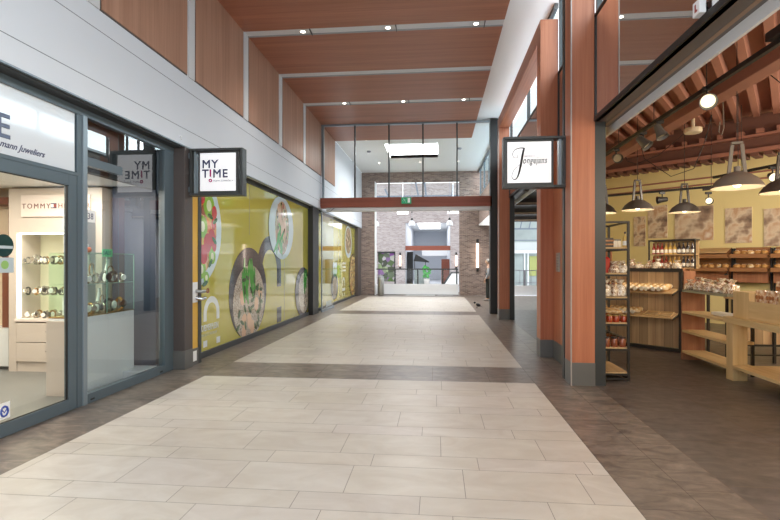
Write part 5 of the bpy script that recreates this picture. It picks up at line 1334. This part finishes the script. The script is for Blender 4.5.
def spot(label, loc, aim, s=1.0, mat='spot_grey', lit=True, hang=0.0):
    t = T('track_spotlight', label, 'spotlight', loc)
    d_ = (Vector(aim)-Vector(loc)).normalized(); M = d_.to_track_quat('Z', 'Y').to_matrix().to_4x4()
    P('housing', MB().lathe([(.001, -.1*s), (.045*s, -.1*s), (.05*s, -.08*s), (.06*s, .02*s), (.085*s, .1*s), (.08*s, .1*s), (.06*s, .04*s)], 18, M, cap=False), mat, t, smooth=45)
    P('lens', MB().lathe([(.001, .06*s), (.068*s, .06*s)], 18, M), 'lens_warm' if lit else 'lamp_inside', t)
    P('arm', MB().tube([(0, 0, 0), (0, 0, .13+hang)], .012, 6).box(-.05, .05, -.02, .02, .11+hang, .15+hang), 'steel_black', t)
    return t
spot('grey track spotlight aimed at the floor, larger, its face glowing', (3.07, 5.85, 3.46), (2.75, 5.0, 3.0), 1.1, 'lamp_dark')
spot('grey unlit track spotlight pointing down, nearest the glowing one', (3.1, 7.1, 3.44), (3.25, 6.9, 2.9), 1.0, 'spot_grey', False)
spot('grey unlit track spotlight pointing sideways, second from the glowing one', (3.1, 7.65, 3.43), (3.4, 7.4, 3.0), 1.05, 'spot_grey', False)
spot('dark track spotlight at the jamb end of the long track', (3.1, 8.75, 3.43), (3.1, 8.1, 3.2), 1.0, 'lamp_dark', False)
spot('small black spotlight glowing below the short track', (4.9, 9.3, 2.74), (4.7, 8.6, 2.5), .8, 'steel_black')
spot('black boxy spotlight beside the pendant before the wide print', (4.35, 9.86, 2.83), (4.0, 9.9, 2.8), .9, 'steel_black', False)
spot('black spotlight hanging over the table, face glowing', (4.86, 7.55, 2.86), (4.7, 6.9, 2.6), .9, 'steel_black')
O('smoke_detector', MB().lathe([(.001, 0), (.13, 0), (.145, .03), (.14, .08), (.05, .09), (.03, .09), (.03, .4)], 20), 'lamp_inside', 'round cream device hanging under the ribbed bakery deck', 'detector', smooth=45, loc=(4.47, 8.97, 3.88))
O('sensor', MB().lathe([(.001, 0), (.04, .01), (.07, .05), (.04, .09), (.015, .1), (.015, .42)], 14), 'lamp_inside', 'small cream bell shaped sensor near the round ceiling device', 'detector', smooth=45, loc=(4.05, 9.1, 3.85))
for k, (pts, lb) in enumerate((([(3.9, 9.9, 4.2), (3.95, 9.7, 3.6), (4.3, 9.4, 3.2), (4.6, 9.2, 3.3), (4.75, 9.1, 3.8), (4.8, 9.0, 4.2)], 'black cable looping between the two dark pendants'), ([(3.85, 10.6, 4.1), (3.9, 10.4, 3.7), (4.0, 10.2, 3.6), (4.3, 9.9, 3.7), (4.7, 9.6, 4.1)], 'thin black cable sagging along the yellow wall top'), ([(4.3, 6.9, 4.2), (4.5, 6.6, 3.75), (4.85, 6.2, 3.55), (5.2, 5.8, 3.7)], 'black cable hanging from the ribbed deck over the table'), ([(4.2, 7.6, 4.2), (4.22, 7.6, 3.6), (4.2, 7.62, 3.5), (4.16, 7.62, 3.55), (4.17, 7.6, 3.7)], 'pale hook shaped cable end hanging behind the large pendant'))):
    O('cable', MB().tube(pts, .007, 6), 'cable_black' if k < 3 else 'lamp_grey', lb, 'cable', smooth=50)

# ------------------------------------------------------------------ light
w = bpy.data.worlds.new('sky'); SC.world = w; w.use_nodes = True
bg = w.node_tree.nodes['Background']; bg.inputs[0].default_value = (.90, .95, 1.0, 1); bg.inputs[1].default_value = 1.8
def lamp(name, kind, loc, power, col=(1, 1, 1), size=.5, sizey=None, rot=(0, 0, 0), **kw):
    l = bpy.data.lights.new(name, kind); l.energy = power; l.color = col
    if kind == 'AREA':
        l.size = size
        if sizey: l.shape = 'RECTANGLE'; l.size_y = sizey
    elif kind == 'SPOT':
        l.spot_size = R(kw.get('cone', 110)); l.spot_blend = .8; l.shadow_soft_size = size
    else: l.shadow_soft_size = size
    o = bpy.data.objects.new(name, l); COL.objects.link(o); o.location = loc; o.rotation_euler = rot
    return o
for (x, y) in spots: lamp('ceiling_spot_light', 'SPOT', (x, y, 6.1), 90, (1, .93, .85), .05)
lamp('clerestory_daylight', 'AREA', (4.2, 12.0, 7.2), 1300, (.93, .97, 1), 3.0, 22, rot=(0, R(60), 0))
lamp('far_corridor_light', 'AREA', (-.6, 40, 4.6), 130, (1, .98, .95), 2.2, 8)
lamp('passage_fill_light', 'AREA', (3.0, 21.0, 3.4), 70, (1, .98, .95), 1.0, 3)  # added fill to brighten the white parapet; no fitting on the dark ceiling
lamp('skylight_light', 'AREA', (-.97, 19.75, 6.75), 380, (1, 1, 1), 1.9, 2.4)
for (x, y) in ((-5.2, 4.2), (-6.6, 5.4), (-5.2, 5.6), (-6.2, 3.0), (-4.7, 5.9)): lamp('jeweller_ceiling_light', 'AREA', (x, y, 2.72), 30, (1, .9, .77), .5)
for (x, y, z, d_, m1, lb) in pend: lamp('pendant_light', 'POINT', (x, y, z-.02), 4, (1, .86, .68), .05)
for (x, y) in ((7.0, 7.0), (8.3, 9.2), (6.2, 3.6), (8.2, 4.6), (3.8, 2.6)):
    lamp('bakery_fill_light', 'POINT', (x, y, 3.0), 120, (1, .91, .78), .25)  # added fill points out of view, with no fittings, to brighten deck and wall
for (x, y, ax, ay) in ((4.7, 9.9, 6.2, 14.0), (6.2, 9.0, 7.6, 12.8), (5.0, 8.0, 4.2, 9.6)):
    v_ = Vector((ax-x, ay-y, -1.0)); lamp('track_spot_light', 'SPOT', (x, y, 3.1), 110, (1, .9, .76), .05, rot=v_.to_track_quat('-Z', 'Y').to_euler(), cone=75)
SC.view_settings.view_transform = 'Standard'; SC.view_settings.look = 'None'; SC.view_settings.gamma = 1; SC.view_settings.use_curve_mapping = False
SC.view_settings.exposure = 0.25
SC.cycles.max_bounces = 14; SC.cycles.transparent_max_bounces = 24; SC.cycles.diffuse_bounces = 6; SC.cycles.glossy_bounces = 6
SC.cycles.use_denoising = True; SC.cycles.denoiser = 'OPENIMAGEDENOISE'; SC.cycles.denoising_prefilter = 'ACCURATE'; SC.cycles.denoising_input_passes = 'RGB_ALBEDO_NORMAL'
SC.cycles.sample_clamp_indirect = 6.0
SC.cycles.caustics_reflective = False; SC.cycles.caustics_refractive = False
